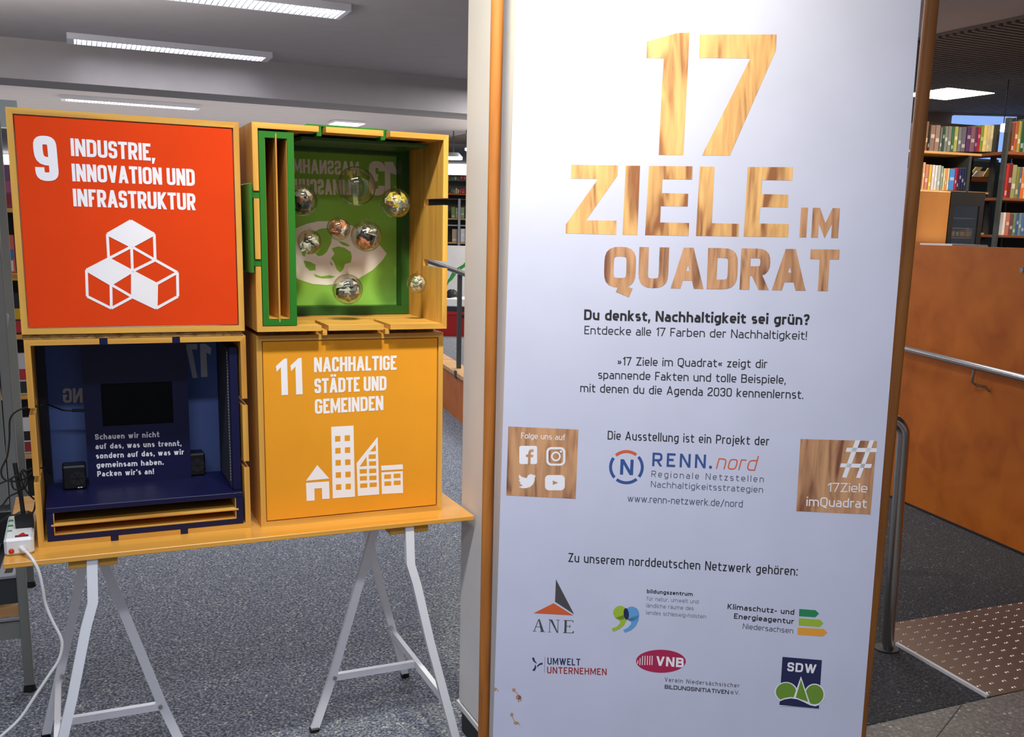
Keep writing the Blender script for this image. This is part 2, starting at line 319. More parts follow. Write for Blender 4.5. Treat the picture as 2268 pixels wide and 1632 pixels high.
# ------------------------------------------------------------------ a stroke alphabet (flat print)
XH, DE = .72, -.24
v0 = [(0, 0), (0, 1)]; v1 = [(1, 0), (1, 1)]
def bowlR(y0, y1, x=1): return [(0, y1), (x, y1, 1), (x, y0, 1), (0, y0)]
def bowlL(y0, y1): return [(1, y1), (0, y1, 1), (0, y0, 1), (1, y0)]
def O(y0, y1): return ['c', (0, y0, 1), (0, y1, 1), (1, y1, 1), (1, y0, 1)]
G = {
'A': (.64, [[(0, 0), (.5, 1)], [(.5, 1), (1, 0)], [(.18, .26), (.82, .26)]]), 'B': (.56, [v0, bowlR(.52, 1, .93), bowlR(0, .52)]),
'C': (.54, [[(1, .7), (1, 1, 1), (0, 1, 1), (0, 0, 1), (1, 0, 1), (1, .3)]]), 'D': (.58, [v0, bowlR(0, 1)]),
'E': (.48, [v0, [(0, 1), (1, 1)], [(0, .52), (.9, .52)], [(0, 0), (1, 0)]]), 'F': (.46, [v0, [(0, 1), (1, 1)], [(0, .5), (.9, .5)]]),
'G': (.56, [[(1, .72), (1, 1, 1), (0, 1, 1), (0, 0, 1), (1, 0, 1), (1, .48), (.55, .48)]]), 'H': (.58, [v0, v1, [(0, .52), (1, .52)]]),
'I': (0, [v0]), 'J': (.4, [[(1, 1), (1, 0, 1), (0, 0, 1), (0, .2)]]), 'K': (.58, [v0, [(1, 1), (.1, .46)], [(.22, .56), (1, 0)]]),
'L': (.46, [v0, [(0, 0), (1, 0)]]), 'M': (.74, [v0, v1, [(0, 1), (.5, .16), (1, 1)]]), 'N': (.6, [v0, v1, [(0, 1), (1, 0)]]),
'O': (.6, [O(0, 1)]), 'P': (.54, [v0, bowlR(.42, 1)]), 'Q': (.62, [O(0, 1), [(.42, .0), (1.02, -.13)]]), 'R': (.56, [v0, bowlR(.44, 1), [(.5, .44), (1, 0)]]),
'S': (.52, [[(1, .74), (1, 1, 1), (0, 1, 1), (0, .52, 1), (1, .5, 1), (1, 0, 1), (0, 0, 1), (0, .26)]]), 'T': (.54, [[(.5, 0), (.5, 1)], [(0, 1), (1, 1)]]),
'U': (.58, [[(0, 1), (0, 0, 1), (1, 0, 1), (1, 1)]]), 'V': (.6, [[(0, 1), (.5, 0)], [(.5, 0), (1, 1)]]), 'W': (.9, [[(0, 1), (.27, 0)], [(.27, 0), (.5, 1)], [(.5, 1), (.73, 0)], [(.73, 0), (1, 1)]]),
'X': (.58, [[(0, 0), (1, 1)], [(0, 1), (1, 0)]]), 'Y': (.56, [[(0, 1), (.5, .42)], [(1, 1), (.5, .42)], [(.5, .5), (.5, 0)]]), 'Z': (.54, [[(0, 1), (1, 1)], [(0, 0), (1, 0)], [(.06, 0), (.94, 1)]]),
'a': (.46, [[(.1, XH), (1, XH, 1), (1, 0)], [(1, .42), (0, .42, 1), (0, 0, 1), (1, 0)]]), 'b': (.5, [v0, bowlR(0, XH)]), 'c': (.42, [bowlL(0, XH)]), 'd': (.5, [v1, bowlL(0, XH)]),
'e': (.48, [[(.95, 0), (0, 0, 1), (0, XH, 1), (1, XH, 1), (1, .34), (0, .34)]]), 'f': (.34, [[(1, 1), (.3, 1, 1), (.3, 0)], [(0, XH), (.95, XH)]]),
'g': (.5, [bowlL(0, XH), [(1, XH), (1, DE, 1), (.1, DE)]]), 'h': (.5, [v0, [(0, XH), (1, XH, 1), (1, 0)]]), 'i': (0, [[(0, 0), (0, XH)], ('dot', 0)]),
'j': (.18, [[(1, XH), (1, DE, 1), (0, DE)], ('dot', 1)]), 'k': (.48, [v0, [(1, XH), (.1, .34)], [(.22, .42), (1, 0)]]), 'l': (0, [v0]),
'm': (.84, [[(0, 0), (0, XH)], [(0, XH), (.5, XH, 1), (.5, 0)], [(.5, XH), (1, XH, 1), (1, 0)]]), 'n': (.5, [[(0, 0), (0, XH)], [(0, XH), (1, XH, 1), (1, 0)]]),
'o': (.5, [O(0, XH)]), 'p': (.5, [[(0, DE), (0, XH)], bowlR(0, XH)]), 'q': (.5, [[(1, DE), (1, XH)], bowlL(0, XH)]), 'r': (.32, [[(0, 0), (0, XH)], [(0, XH), (1, XH)]]),
's': (.42, [[(.95, XH), (0, XH, 1), (0, .38, 1), (1, .35, 1), (1, 0, 1), (.05, 0)]]), 't': (.38, [[(.3, .96), (.3, 0, 1), (1, 0)], [(0, XH), (1, XH)]]),
'u': (.5, [[(0, XH), (0, 0, 1), (1, 0)], [(1, 0), (1, XH)]]), 'v': (.48, [[(0, XH), (.5, 0)], [(.5, 0), (1, XH)]]), 'w': (.74, [[(0, XH), (.27, 0)], [(.27, 0), (.5, XH)], [(.5, XH), (.73, 0)], [(.73, 0), (1, XH)]]),
'x': (.46, [[(0, 0), (1, XH)], [(0, XH), (1, 0)]]), 'y': (.48, [[(0, XH), (.5, 0)], [(1, XH), (.3, DE)]]), 'z': (.42, [[(0, XH), (1, XH)], [(0, 0), (1, 0)], [(.06, 0), (.94, XH)]]),
'0': (.54, [O(0, 1)]), '1': (.26, [v1, [(0, .8), (1, .99)]]), '2': (.5, [[(0, .74), (0, 1, 1), (1, 1, 1), (1, .6, 1), (0, .16), (0, 0), (1, 0)]]),
'3': (.5, [[(0, .76), (0, 1, 1), (1, 1, 1), (1, .54, 1), (.4, .52)], [(.4, .52), (1, .52, 1), (1, 0, 1), (0, 0, 1), (0, .24)]]), '7': (.52, [[(0, 1), (1, 1)], [(1, 1), (.3, 0)]]),
'9': (.54, [[(0, .26), (0, 0, 1), (1, 0, 1), (1, 1, 1), (0, 1, 1), (0, .42, 1), (1, .42)]]),
'.': (0, [('per',)]), ',': (.06, [('com',)]), '-': (.3, [[(0, .36), (1, .36)]]), ':': (0, [('per',), ('pe2',)]), '!': (0, [[(0, .26), (0, 1)], ('per',)]),
'?': (.42, [[(0, .8), (0, 1, 1), (1, 1, 1), (1, .6, 1), (.5, .45), (.5, .26)], ('per5',)]), '/': (.44, [[(0, -.12), (1, 1)]]), "'": (0, [[(0, .72), (0, 1)]]),
'\u00bb': (.42, [[(0, .55), (.42, .33)], [(.42, .33), (0, .11)], [(.55, .55), (1, .33)], [(1, .33), (.55, .11)]]), '\u00ab': (.42, [[(.42, .55), (0, .33)], [(0, .33), (.42, .11)], [(1, .55), (.55, .33)], [(.55, .33), (1, .11)]]),
}
for a, b in (('\u00e4', 'a'), ('\u00f6', 'o'), ('\u00fc', 'u')): G[a] = (G[b][0], G[b][1]+[('um', .86)])
G['\u00c4'] = (G['A'][0], G['A'][1]+[('um', 1.14)])
def fillet(P, closed, R):
    out = []; n = len(P)
    for i, p in enumerate(P):
        if len(p) < 3 or (not closed and i in (0, n-1)): out.append((p[0], p[1])); continue
        a, b, c = Vector(P[(i-1) % n][:2]), Vector(p[:2]), Vector(P[(i+1) % n][:2])
        la, lc = (a-b).length, (c-b).length
        ka = .5 if len(P[(i-1) % n]) > 2 else .98; kc = .5 if len(P[(i+1) % n]) > 2 else .98
        r = min(R, la*ka, lc*kc)
        if r < 1e-6: out.append((b.x, b.y)); continue
        s, e = b+(a-b).normalized()*r, b+(c-b).normalized()*r
        for k in range(6):
            t = k/5; q = s*(1-t)**2*1+b*2*t*(1-t)+e*t*t
            # push the quadratic curve towards a circular arc
            q = q+(b-q)*(.17*4*t*(1-t)); out.append((q.x, q.y))
    return out
def ribbon(P, w, closed, lo, hi, xl, xr):
    P = [Vector(p) for p in P]; Q = [P[0]]
    for p in P[1:]:
        if (p-Q[-1]).length > 1e-5: Q.append(p)
    if closed and (Q[0]-Q[-1]).length < 1e-5: Q.pop()
    P = Q; n = len(P)
    if n < 2: return []
    def nrm(a, b): t = (b-a).normalized(); return Vector((-t.y, t.x))
    L, R = [], []
    for i, p in enumerate(P):
        if closed or 0 < i < n-1:
            n1, n2 = nrm(P[(i-1) % n], p), nrm(p, P[(i+1) % n]); m = n1+n2
            m = m.normalized() if m.length > 1e-4 else n1; k = min(1/max(m.dot(n1), .35), 2.2); o = m*(w/2*k); L.append(p+o); R.append(p-o)
        else:
            a, b = (P[0], P[1]) if i == 0 else (P[-2], P[-1]); o = nrm(a, b)*(w/2); t = (b-a).normalized()*(-1 if i == 0 else 1)
            for S, q in ((L, p+o), (R, p-o)):
                e = q
                if abs(t.y) > .3 and p.y < lo+w*.75 and t.y < 0: e = q+t*((lo-q.y)/t.y)
                elif abs(t.y) > .3 and any(abs(p.y-h) < w*.7 for h in hi) and t.y > 0:
                    h = min(hi, key=lambda h: abs(p.y-h)); e = q+t*((h-q.y)/t.y)
                elif abs(t.x) > .8 and abs(p.x-w/2-xl) < 1e-3 and t.x < 0: e = q+t*((xl-q.x)/t.x)
                elif abs(t.x) > .8 and abs(p.x+w/2-xr) < 1e-3 and t.x > 0: e = q+t*((xr-q.x)/t.x)
                S.append(e)
    out = []
    for i in range(n if closed else n-1):
        j = (i+1) % n; l0, r0, r1, l1 = L[i], R[i], R[j], L[j]; t = P[j]-P[i]
        if (r1-r0).dot(t) < 0: r0 = r1 = (r0+r1)/2
        if (l1-l0).dot(t) < 0: l0 = l1 = (l0+l1)/2
        out.append((l0, r0, r1, l1))
    return out
def glyph(ch, w, s, rnd=.3):
    gw, paths = G[ch]; gw = max(gw*s, 0); W_ = gw if gw > w else (w if gw == 0 else gw+w*.5)
    low = ch.islower() or ch in '\u00e4\u00f6\u00fc'; q = []
    kn = [(DE, DE+w/2), (0, w/2)]+([(XH, XH-w/2)] if low else [])+[(1, 1-w/2)]
    def my(y):
        if y < 0 and not low: return y
        for (a, A), (b, B) in zip(kn, kn[1:]):
            if y <= b+1e-9: return A+(B-A)*(y-a)/(b-a)
        return y
    def mx(x): return w/2+x*(W_-w) if W_ > w else w/2
    def sq(cx, cy, h=w*.55): q.append([Vector((cx-h, cy-h)), Vector((cx+h, cy-h)), Vector((cx+h, cy+h)), Vector((cx-h, cy+h))])
    for p in paths:
        if isinstance(p, tuple):
            if p[0] == 'dot': sq(mx(p[1]), .93)
            if p[0] == 'per': sq(W_/2, w*.55)
            if p[0] == 'per5': sq(W_/2, w*.55)
            if p[0] == 'pe2': sq(W_/2, XH-w*.6)
            if p[0] == 'com': q.append([Vector((w*.05, 0-.17)), Vector((w*.6, -.17)), Vector((w*1.15, w)), Vector((w*.05, w))])
            if p[0] == 'um': sq(mx(.22), p[1]+.02, w*.45); sq(mx(.78), p[1]+.02, w*.45)
            continue
        closed = p[0] == 'c'; pts = p[1:] if closed else p
        P = [(mx(a[0]), my(a[1]))+((1,) if len(a) > 2 else ()) for a in pts]
        if not closed:      # slanted ends reach the line itself, so that two of them meet in a flat tip
            for i, j in ((0, 1), (-1, -2)):
                if abs(pts[i][0]-pts[j][0])*gw > .05 and abs(pts[i][1]-pts[j][1]) > .12 and pts[i][1] in (0, 1, XH, DE): P[i] = (P[i][0], pts[i][1])
        lo = DE if any(a[1] == DE for a in pts) else 0
        if ch in '/Q': lo = -9
        q += ribbon(fillet(P, closed, rnd), w, closed, lo, ([XH, 1] if low else [1]), 0, W_)
    if ch in 'ANMVWKRXYZAkvwxyz\u00c4':
        q = [[Vector((min(max(a.x, 0), W_), a.y)) for a in k] for k in q]
    return q, W_
def layout(txt, w, target, track=.13, rnd=.3, space=.26):
    """quads in cap-height units, filling the target width"""
    def width(s):
        x = 0
        for i, c in enumerate(txt):
            if c == ' ': x += space*s
            else: x += glyph_w(c, w, s)
            if i < len(txt)-1: x += track*min(s, 1)
        return x
    def glyph_w(c, w, s): g = G[c][0]*s; return g if g > w else (w if g == 0 else g+w*.5)
    lo, hi = .2, 4
    for _ in range(40):
        m = (lo+hi)/2
        if width(m) < target: lo = m
        else: hi = m
    s = lo; x = 0; out = []
    for i, c in enumerate(txt):
        if c == ' ': x += space*s
        else:
            q, gw = glyph(c, w, s, rnd); out += [[(a.x+x, a.y) for a in k] for k in q]; x += gw
        x += track*min(s, 1)
    return out
class Print:
    """flat print on a plane; places strings and outlines where they sit on it"""
    def __init__(s, plane, d): s.P, s.d, s.mb = plane, d, MB(plane)
    def poly(s, pts, m, lift=0, local=False):
        q = [p if local else s.P.loc(p[0], p[1], s.d) for p in pts]; v, f = [], []; s._q(q, lift*.45, v, f); s.mb.add(v, f, m)
    def tess(s, pts, m, lift=0, local=False):
        from mathutils.geometry import tessellate_polygon
        q = [p if local else s.P.loc(p[0], p[1], s.d) for p in pts]
        s.mb.add([(a, s.d-.0003-lift*.45, b) for a, b in q], [tuple(t) for t in tessellate_polygon([[Vector((a, b, 0)) for a, b in q]])], m)
    def text(s, txt, p0, p1, cap, m, w=.13, track=.13, shear=0, rnd=.3, lift=0, space=.26):
        a, b = Vector(s.P.loc(*p0, s.d)), Vector(s.P.loc(*p1, s.d)); c = Vector(s.P.loc(p0[0], p0[1]-cap, s.d)); h = (c-a).length
        X = (b-a)/h; Y = Vector((-X.y, X.x)).normalized()
        if b.x < a.x: Y = -Y
        T = X.length; X.normalize()
        v, f = [], []
        for q in layout(txt, w, T, track, rnd, space):
            k = len(v); qq = []
            for x, y in q: P = a+X*((x+shear*y)*h)+Y*(y*h); qq.append((P.x, P.y))
            s._q(qq, lift*.45+(k/4 % 9)*1.4e-5, v, f)
        s.mb.add(v, f, m)
    def _q(s, q, lift, v, f):
        u = []
        for p in q:
            if not u or abs(p[0]-u[-1][0])+abs(p[1]-u[-1][1]) > 1e-7: u.append(p)
        if len(u) > 1 and abs(u[0][0]-u[-1][0])+abs(u[0][1]-u[-1][1]) < 1e-7: u.pop()
        if len(u) < 3: return
        A = sum(u[i][0]*u[(i+1) % len(u)][1]-u[(i+1) % len(u)][0]*u[i][1] for i in range(len(u)))
        if A < 0: u = u[::-1]
        k = len(v); v += [(a, s.d-.0003-lift, b) for a, b in u]; f.append(tuple(range(k, k+len(u))))
    def line(s, pts, wpx, m, lift=0, closed=False):
        q = [Vector(s.P.loc(p[0], p[1], s.d)) for p in pts]; a, b = Vector(s.P.loc(pts[0][0], pts[0][1], s.d)), Vector(s.P.loc(pts[0][0]+wpx, pts[0][1], s.d))
        for k in ribbon(q, (b-a).length, closed, -99, [99], -99, 99):
            s.nl = getattr(s, 'nl', 0)+1; v, f = [], []; s._q([(c.x, c.y) for c in k], lift*.45+(s.nl % 9+1)*1.4e-5, v, f); s.mb.add(v, f, m)
    def ell(s, c, rx, ry, m, lift=0, a0=0, a1=360, inner=0, n=40, rot=0):
        cr, sr = math.cos(math.radians(rot)), math.sin(math.radians(rot))
        def P(t, k): x, y = math.cos(t)*rx*k, -math.sin(t)*ry*k; return (c[0]+x*cr-y*sr, c[1]+x*sr+y*cr)
        ts = [math.radians(a0+(a1-a0)*i/n) for i in range(n+1)]
        if inner == 0 and a1-a0 >= 360: s.poly([P(t, 1) for t in ts[:-1]], m, lift); return
        for t, u in zip(ts, ts[1:]): s.poly([P(t, 1), P(u, 1), P(u, inner), P(t, inner)], m, lift)
    def rrect(s, x0, y0, x1, y1, r, m, lift=0):
        pts = []
        for cx, cy, a in ((x1-r, y0+r, 90), (x0+r, y0+r, 180), (x0+r, y1-r, 270), (x1-r, y1-r, 0)):
            for k in range(7): t = math.radians(a-90+90*(6-k)/6 if False else a-90+15*k); pts.append((cx+math.cos(t)*r, cy-math.sin(t)*r))
        s.poly(pts, m, lift)
    def build(s, name, parent, label=None): return s.mb.build(name, None, parent, label)
def cr(org, sc): return lambda *p: [(org[0]+x/sc, org[1]+y/sc) for x, y in p]

# ================================================================== THE SETTING
def uv(p): w = p-Vector((TX, TY, 0)); return (w.x*CT+w.y*ST, -w.x*ST+w.y*CT)      # world point -> (u, d)
MB().box(-14, 14, -5, 24, -.06, 0).build('floor', CARPET, kind='structure')
ZC = 2.85
MB().box(-14, 14, -5, 24, ZC, ZC+.1).build('ceiling', CEIL, kind='structure')
MB().box(-14, 14, 22, 22.2, 0, ZC).build('wall_back', mat('far_wall_paint', (150, 140, 132), .9), kind='structure')
TPZ = yawplane((TX, TY, 0), TH)              # table frame with z from the floor
# ceiling beam with a face towards the viewer
ba, bb = uv(at_z(0, 87, ZC)), uv(at_z(1048, 172, ZC)); bd = (ba[1]+bb[1])/2
F0 = at_z(524, 130, ZC); bz = EYE+ray(524, 213).z/ray(524, 213).y*F0.y
MB(TPZ).box(-9, 5.2, bd, bd+.5, bz, ZC).build('trim_1', CEIL, kind='structure').name = 'trim_1'
# slatted ceiling on the right
sd = uv(at_z(2078, 72, ZC)); se = uv(at_z(2268, 35, ZC))
t = MB(TPZ); u0 = (sd[0]+se[0])/2
sc = MB(TPZ).box(u0, u0+7, -2, 13, ZC-.012, ZC-.001).build('trim_2', CEILD, kind='structure')
sl = MB(TPZ)
for k in range(110):
    d = .5+k*.06; sl.box(u0+.02, u0+5, d, d+.028, ZC-.03, ZC-.012)
s_ = sl.build('ceiling_slats', CEILD, sc); s_['kind'] = 'stuff'

# column beside the table
colr = MB(TPZ).box(1.100, 1.55, -.372, .028, .10, ZC-.001).build('column', WALLW, kind='structure')
MB(TPZ).box(1.107, 1.543, -.365, .021, 0, .1).build('column_kick_board', mat('black_plinth', (22, 24, 26), .5), colr)
MB(TPZ).box(1.096, 1.554, -.376, .040, .078, .094).build('column_ledge', WALLW, colr)

# stone floor and tread plate at the lower right
g = lambda *q: [(at_z(a, b, 0).x, at_z(a, b, 0).y) for a, b in q]
e0, e1 = g((1917, 1612), (2268, 1530)); dx = (e1[0]-e0[0], e1[1]-e0[1])
far = (e0[0]+dx[0]*8, e0[1]+dx[1]*8); near = (e0[0]-dx[0]*1.2, e0[1]-dx[1]*1.2)
st = MB().prism([near, (near[0]+.5, -1.5), (far[0]+1, -1.5), far], 2, 0, .004).build('stone_floor', STONE, kind='structure')
a, b = g((2128.7, 1565), (2076, 1632)); dr = (b[0]-a[0], b[1]-a[1]); a = (a[0]-dr[0]*.02, a[1]-dr[1]*.02)
L_ = math.hypot(*dr); nx, ny = -dr[1]/L_*.002, dr[0]/L_*.002; b = (a[0]+dr[0]*5, a[1]+dr[1]*5)
MB().prism([(a[0]-nx, a[1]-ny), (b[0]-nx, b[1]-ny), (b[0]+nx, b[1]+ny), (a[0]+nx, a[1]+ny)], 2, .0042, .0046).build('floor_joint', INKC, st)
pc = g((1967.5, 1383.6), (2268, 1335), (2268, 1530), (2186.9, 1547), (1964.7, 1415.5)); ex = lambda p, q, k: (p[0]+(q[0]-p[0])*k, p[1]+(q[1]-p[1])*k)
far_r, near_r = ex(pc[0], pc[1], 2.2), ex(pc[3], pc[2], 5)
plate = thing('tread_plate', WORLD, (pc[4][0], pc[4][1], 0), 'brownish steel tread plate with raised studs at the foot of the ramp', 'floor plate')
ppoly = [pc[4], pc[3], near_r, far_r, pc[0]]
MB().prism(ppoly, 2, .0005, .006).build('plate', PLATEM, plate)
A_, B_ = g((1985, 1429), (2187, 1546)); dv = Vector((B_[0]-A_[0], B_[1]-A_[1])).normalized(); nv = Vector((-dv.y, dv.x))*.006
q = [Vector(A_)-nv, Vector(B_)-nv, Vector(B_)+nv, Vector(A_)+nv]
MB().prism([tuple(k) for k in q], 2, .001, .012).build('edge_strip', mat('edge_strip_glare', (252, 252, 252), .3), plate, 'polished edge strip with its glare painted white')  # glare on the metal strip is put into its near-white colour
def inside(p, poly):
    c = False; n = len(poly)
    for i in range(n):
        (x1, y1), (x2, y2) = poly[i], poly[(i+1) % n]
        if (y1 > p[1]) != (y2 > p[1]) and p[0] < (x2-x1)*(p[1]-y1)/(y2-y1)+x1: c = not c
    return c
ud = Vector((pc[1][0]-pc[0][0], pc[1][1]-pc[0][1])).normalized(); vd = Vector((-ud.y, ud.x)); stud = MB()
for i in range(-12, 60):
    for j in range(-22, 4):
        c = Vector(pc[0])+ud*(i*.058+j*.009)+vd*(j*.048-.012)
        for k in (-.006, .006):
            p = c+ud*k
            if inside((p.x-.01, p.y-.008), ppoly) and inside((p.x+.01, p.y+.008), ppoly):
                e = Vector((.0024*math.cos(.6), .0024*math.sin(.6))); h = Vector((-e.y, e.x))*(2.6 if k > 0 else 2.2)
                stud.add([(p.x-h.x, p.y-h.y, .006), (p.x+e.x, p.y+e.y, .006), (p.x+h.x, p.y+h.y, .006), (p.x-e.x, p.y-e.y, .006), (p.x, p.y, .0095)], [(0, 1, 4), (1, 2, 4), (2, 3, 4), (3, 0, 4)])
s_ = stud.build('studs', mat('stud_steel', (214, 196, 180), .25, metal=.8), plate); s_['kind'] = 'stuff'

# wood-panelled ramp wall at the right, its handrail and the rail in front
wa, wb = at_z(1965, 1098, 0), at_z(2268, 1230, 0); wy = math.atan2(wb.y-wa.y, wb.x-wa.x)
WP = yawplane((wa.x, wa.y, 0), wy); Lw = (wb-wa).length
MB(WP).box(-1.2, Lw+2.5, .0, .05, .012, EYE-.022).build('wall_ramp', WBEECH, kind='structure')
MB(WP).box(-1.2, Lw+2.5, -.01, .06, 0, .012).build('baseboard_ramp', mat('dark_base_joint', (30, 24, 22), .7), kind='structure')
dkp = [(at_z(a, b, 0).x, at_z(a, b, 0).y) for a, b in ((1930, 1085), (1965, 1098), (2268, 1230))]
rc = g((1900, 1606), (1925, 1080)); 
MB().prism([ (near[0], near[1]+.02), (e0[0]+dx[0]*2, e0[1]+dx[1]*2), ex(dkp[1], dkp[2], 1.6), ex(dkp[1], dkp[2], -1), (wa.x-.9, wa.y)], 2, .0, .0012).build('floor_ramp_carpet', CARPET2, kind='structure')
hr = thing('handrail', WP, (0, 0, 0), 'stainless steel handrail fixed along the orange wood wall', 'handrail')
P1, P2 = WP.loc(1997, 770, -.08), WP.loc(2268, 838, -.08)
e_ = lambda k: (P1[0]+(P2[0]-P1[0])*k, -.08, P1[1]+(P2[1]-P1[1])*k)
MB(WP).tube([e_(-.25), e_(0), e_(1), e_(2.5)], .0195, 16).build('rail', INOX, hr)
bx, bz_ = WP.loc(2156, 825, -.08)
MB(WP).tube([(bx, -.08, bz_+.015), (bx, -.08, bz_-.05), (bx+.012, -.06, bz_-.065), (bx+.03, -.02, bz_-.07), (bx+.035, -.002, bz_-.09)], .007, 8).build('bracket', INOX, hr)
k_ = MB(WP); kx, kz = WP.loc(2262, 598, -.03); k_.tube([(kx, .001, kz), (kx, -.03, kz)], .012, 12); k_.build('wall_knob', INOX, hr)
gr = at_z(1962, 1437, 0)
gp = thing('guard_rail', WORLD, (gr.x, gr.y, 0), 'stainless steel tube rail bending down to the floor right of the banner', 'railing')
yy = gr.y; tp = at_y(2003, 960, yy); tl = at_y(1978, 931, yy+.0)
pts = [(tl.x-.75, yy+.12, tl.z+.012), (tl.x-.05, yy+.015, tl.z+.008)]
for k in range(7):
    t = k/6*math.pi/2; pts.append((tl.x-.02+math.sin(t)*.062, yy, tl.z+.006-.062+math.cos(t)*.062))
pts.append((gr.x+.005, yy, .006))
MB().tube(pts, .0215, 20).build('rail_tube', INOX, gp)
MB().disc((gr.x, gr.y), .045, .045, 0, .006, 24).build('floor_flange', GREYD, gp)

# ------------------------------------------------------------------ ceiling lamps
def louvre_lamp(px, name_label, wd=.26, up=.045, n=40):
    a, b = uv(at_z(*px[0], ZC)), uv(at_z(*px[1], ZC)); d = (a[1]+b[1])/2; u0, u1 = a[0], b[0]
    L = thing('ceiling_light', TPZ, (u0, d, ZC-up), name_label, 'ceiling light', 'louvred ceiling lights')
    h = MB(TPZ); h.box(u0, u1, d, d+.02, ZC-up, ZC-.001).box(u0, u1, d+wd-.02, d+wd, ZC-up, ZC-.001).box(u0, u0+.05, d+.02, d+wd-.02, ZC-up, ZC-.001).box(u1-.05, u1, d+.02, d+wd-.02, ZC-up, ZC-.001)
    h.build('housing', WHITE, L)
    MB(TPZ).box(u0+.05, u1-.05, d+.02, d+wd-.02, ZC-up+.022, ZC-up+.026).build('lamp_tube', GLOW, L)
    for k in range(n):
        u = u0+.05+(u1-u0-.1)*(k+.5)/n
        if k == 0:
            first = MB(TPZ).box(u-.003, u+.003, d+.02, d+wd-.02, ZC-up, ZC-up+.02).build('louvre_blade', GREYL, L)
        else:
            c = first.copy(); COL.objects.link(c); c.parent = L; c.location = first.location+Vector(((u1-u0-.1)*k/n, 0, 0)); ROOTM[c.name] = ROOTM[L.name]
    return L
louvre_lamp(((147, 73), (606, 113)), 'long louvred ceiling light nearest above the orange box, seen whole')
louvre_lamp(((134, 207), (442, 233)), 'farther and smaller louvred ceiling light just above the orange box')
x1 = uv(at_z(778, 8, ZC)); x0_ = (x1[0]-1.5, x1[1])
a_ = Vector((TX, TY, 0))
L0 = thing('ceiling_light', TPZ, (x0_[0], x1[1], ZC-.045), 'louvred ceiling light cut off by the top edge of the picture', 'ceiling light', 'louvred ceiling lights')
h = MB(TPZ); dd, wd = x1[1], .30
h.box(x0_[0], x1[0], dd, dd+.02, ZC-.045, ZC-.001).box(x0_[0], x1[0], dd+wd-.02, dd+wd, ZC-.045, ZC-.001).box(x1[0]-.03, x1[0], dd+.02, dd+wd-.02, ZC-.045, ZC-.001); h.build('housing', WHITE, L0)
MB(TPZ).box(x0_[0], x1[0]-.03, dd+.02, dd+wd-.02, ZC-.023, ZC-.019).build('lamp_tube', GLOW, L0)
for k in range(40):
    u = x0_[0]+.02+(1.45)*(k+.5)/40; MB(TPZ).box(u-.003, u+.003, dd+.02, dd+wd-.02, ZC-.045, ZC-.025).build('louvre_blade', GREYL, L0)
def panel_light(cpx, size, label, ang, soft=GLOW):
    c = at_z(*cpx, ZC-.03); P = yawplane((c.x, c.y, 0), ang); o = thing('panel_light', P, (0, 0, ZC-.03), label, 'ceiling light')
    MB(P).box(-size/2, size/2, -size/2, size/2, ZC-.03, ZC-.001, bev=.004).build('housing', WHITE, o)
    MB(P).box(-size/2+.02, size/2-.02, -size/2+.02, size/2-.02, ZC-.034, ZC-.03).build('diffuser', soft, o); return o
panel_light((2098, 208), .60, 'bright square panel light on the slatted ceiling right of the banner', TH)
panel_light((768, 275), .42, 'small square ceiling light just above the open green box', TH)
# round lamps of the far hall
for px, py, r, lab in ((1004, 348, .16, 'round white lamp hanging in the gap between box and column, lower left one'), (1050, 329, .16, 'round white lamp half hidden by the column edge, upper right one')):
    c = at_y(px, py, 14.5); P = yawplane((c.x, c.y, 0), 0)
    o = thing('round_lamp', P, (0, 0, c.z-.03), lab, 'lamp', 'round lamps of the far hall')
    MB(P).disc((0, 0), r*.8, r*.8, c.z-.03, c.z, 32).build('lamp_glass', GLOW, o)
    MB(P).disc((0, 0), r*.86, r*.5, c.z, c.z+.06, 32).build('lamp_rim', GREYL, o)
    MB(P).tube([(0, 0, c.z+.05), (0, 0, ZC)], .008, 6).build('rod', GREYD, o)
c = at_y(2222, 283, 8.6); o = thing('spot_lamp', WORLD, tuple(c), 'tiny lit spot lamp between the right bookcases', 'lamp')
MB().sphere(c, .035, 14, 8, GLOW).build('bulb', None, o); MB().tube([c+Vector((0, 0, .03)), c+Vector((0, 0, .1)), Vector((c.x, c.y, ZC))], .004, 8).build('stem', BLACK, o)
c = at_y(1040, 292, 12); o = thing('ceiling_sensor', WORLD, tuple(c), 'small black spotlight under the ceiling left of the column', 'spotlight')
MB().sphere(c, .045, 12, 8, BLACK).build('head', None, o); MB().tube([c, Vector((c.x+.02, c.y, ZC))], .01, 6).build('stem', BLACK, o)

# ================================================================== THE BANNER
bo = EYEV + ray(1560, 800)*(2.2/ray(1560, 800).y)
BP = yawplane(bo, math.radians(-6.14), math.radians(3.64), math.radians(.104))
bl0, bt0 = BP.loc(1143.5, 0); br0, _ = BP.loc(2040, 0); bl1, bb1 = BP.loc(1091.7, 1632); br1, _ = BP.loc(1907.5, 1632)
BT, BB = .86, -1.16
bx_ = lambda z, a, b: a+(b-a)*(z-bt0)/(bb1-bt0)
ban = thing('info_banner', BP, (0, 0, BB-.03), 'tall white information banner with big wood-patterned 17 ZIELE IM QUADRAT title', 'banner')
s = MB(BP); zs = [BT+(BB-BT)*k/12 for k in range(13)]; v = []
for z in zs:
    l, r = bx_(z, bl0, bl1), bx_(z, br0, br1); v += [(l, 0, z), (r, 0, z), (l, .003, z), (r, .003, z)]
f = []
for k in range(12):
    i = 4*k; f += [(i, i+4, i+5, i+1), (i+2, i+3, i+7, i+6), (i, i+2, i+6, i+4), (i+1, i+5, i+7, i+3)]
f += [(0, 1, 3, 2), (48, 50, 51, 49)]
s.add(v, f, BANNER); s.build('banner_sheet', None, ban)
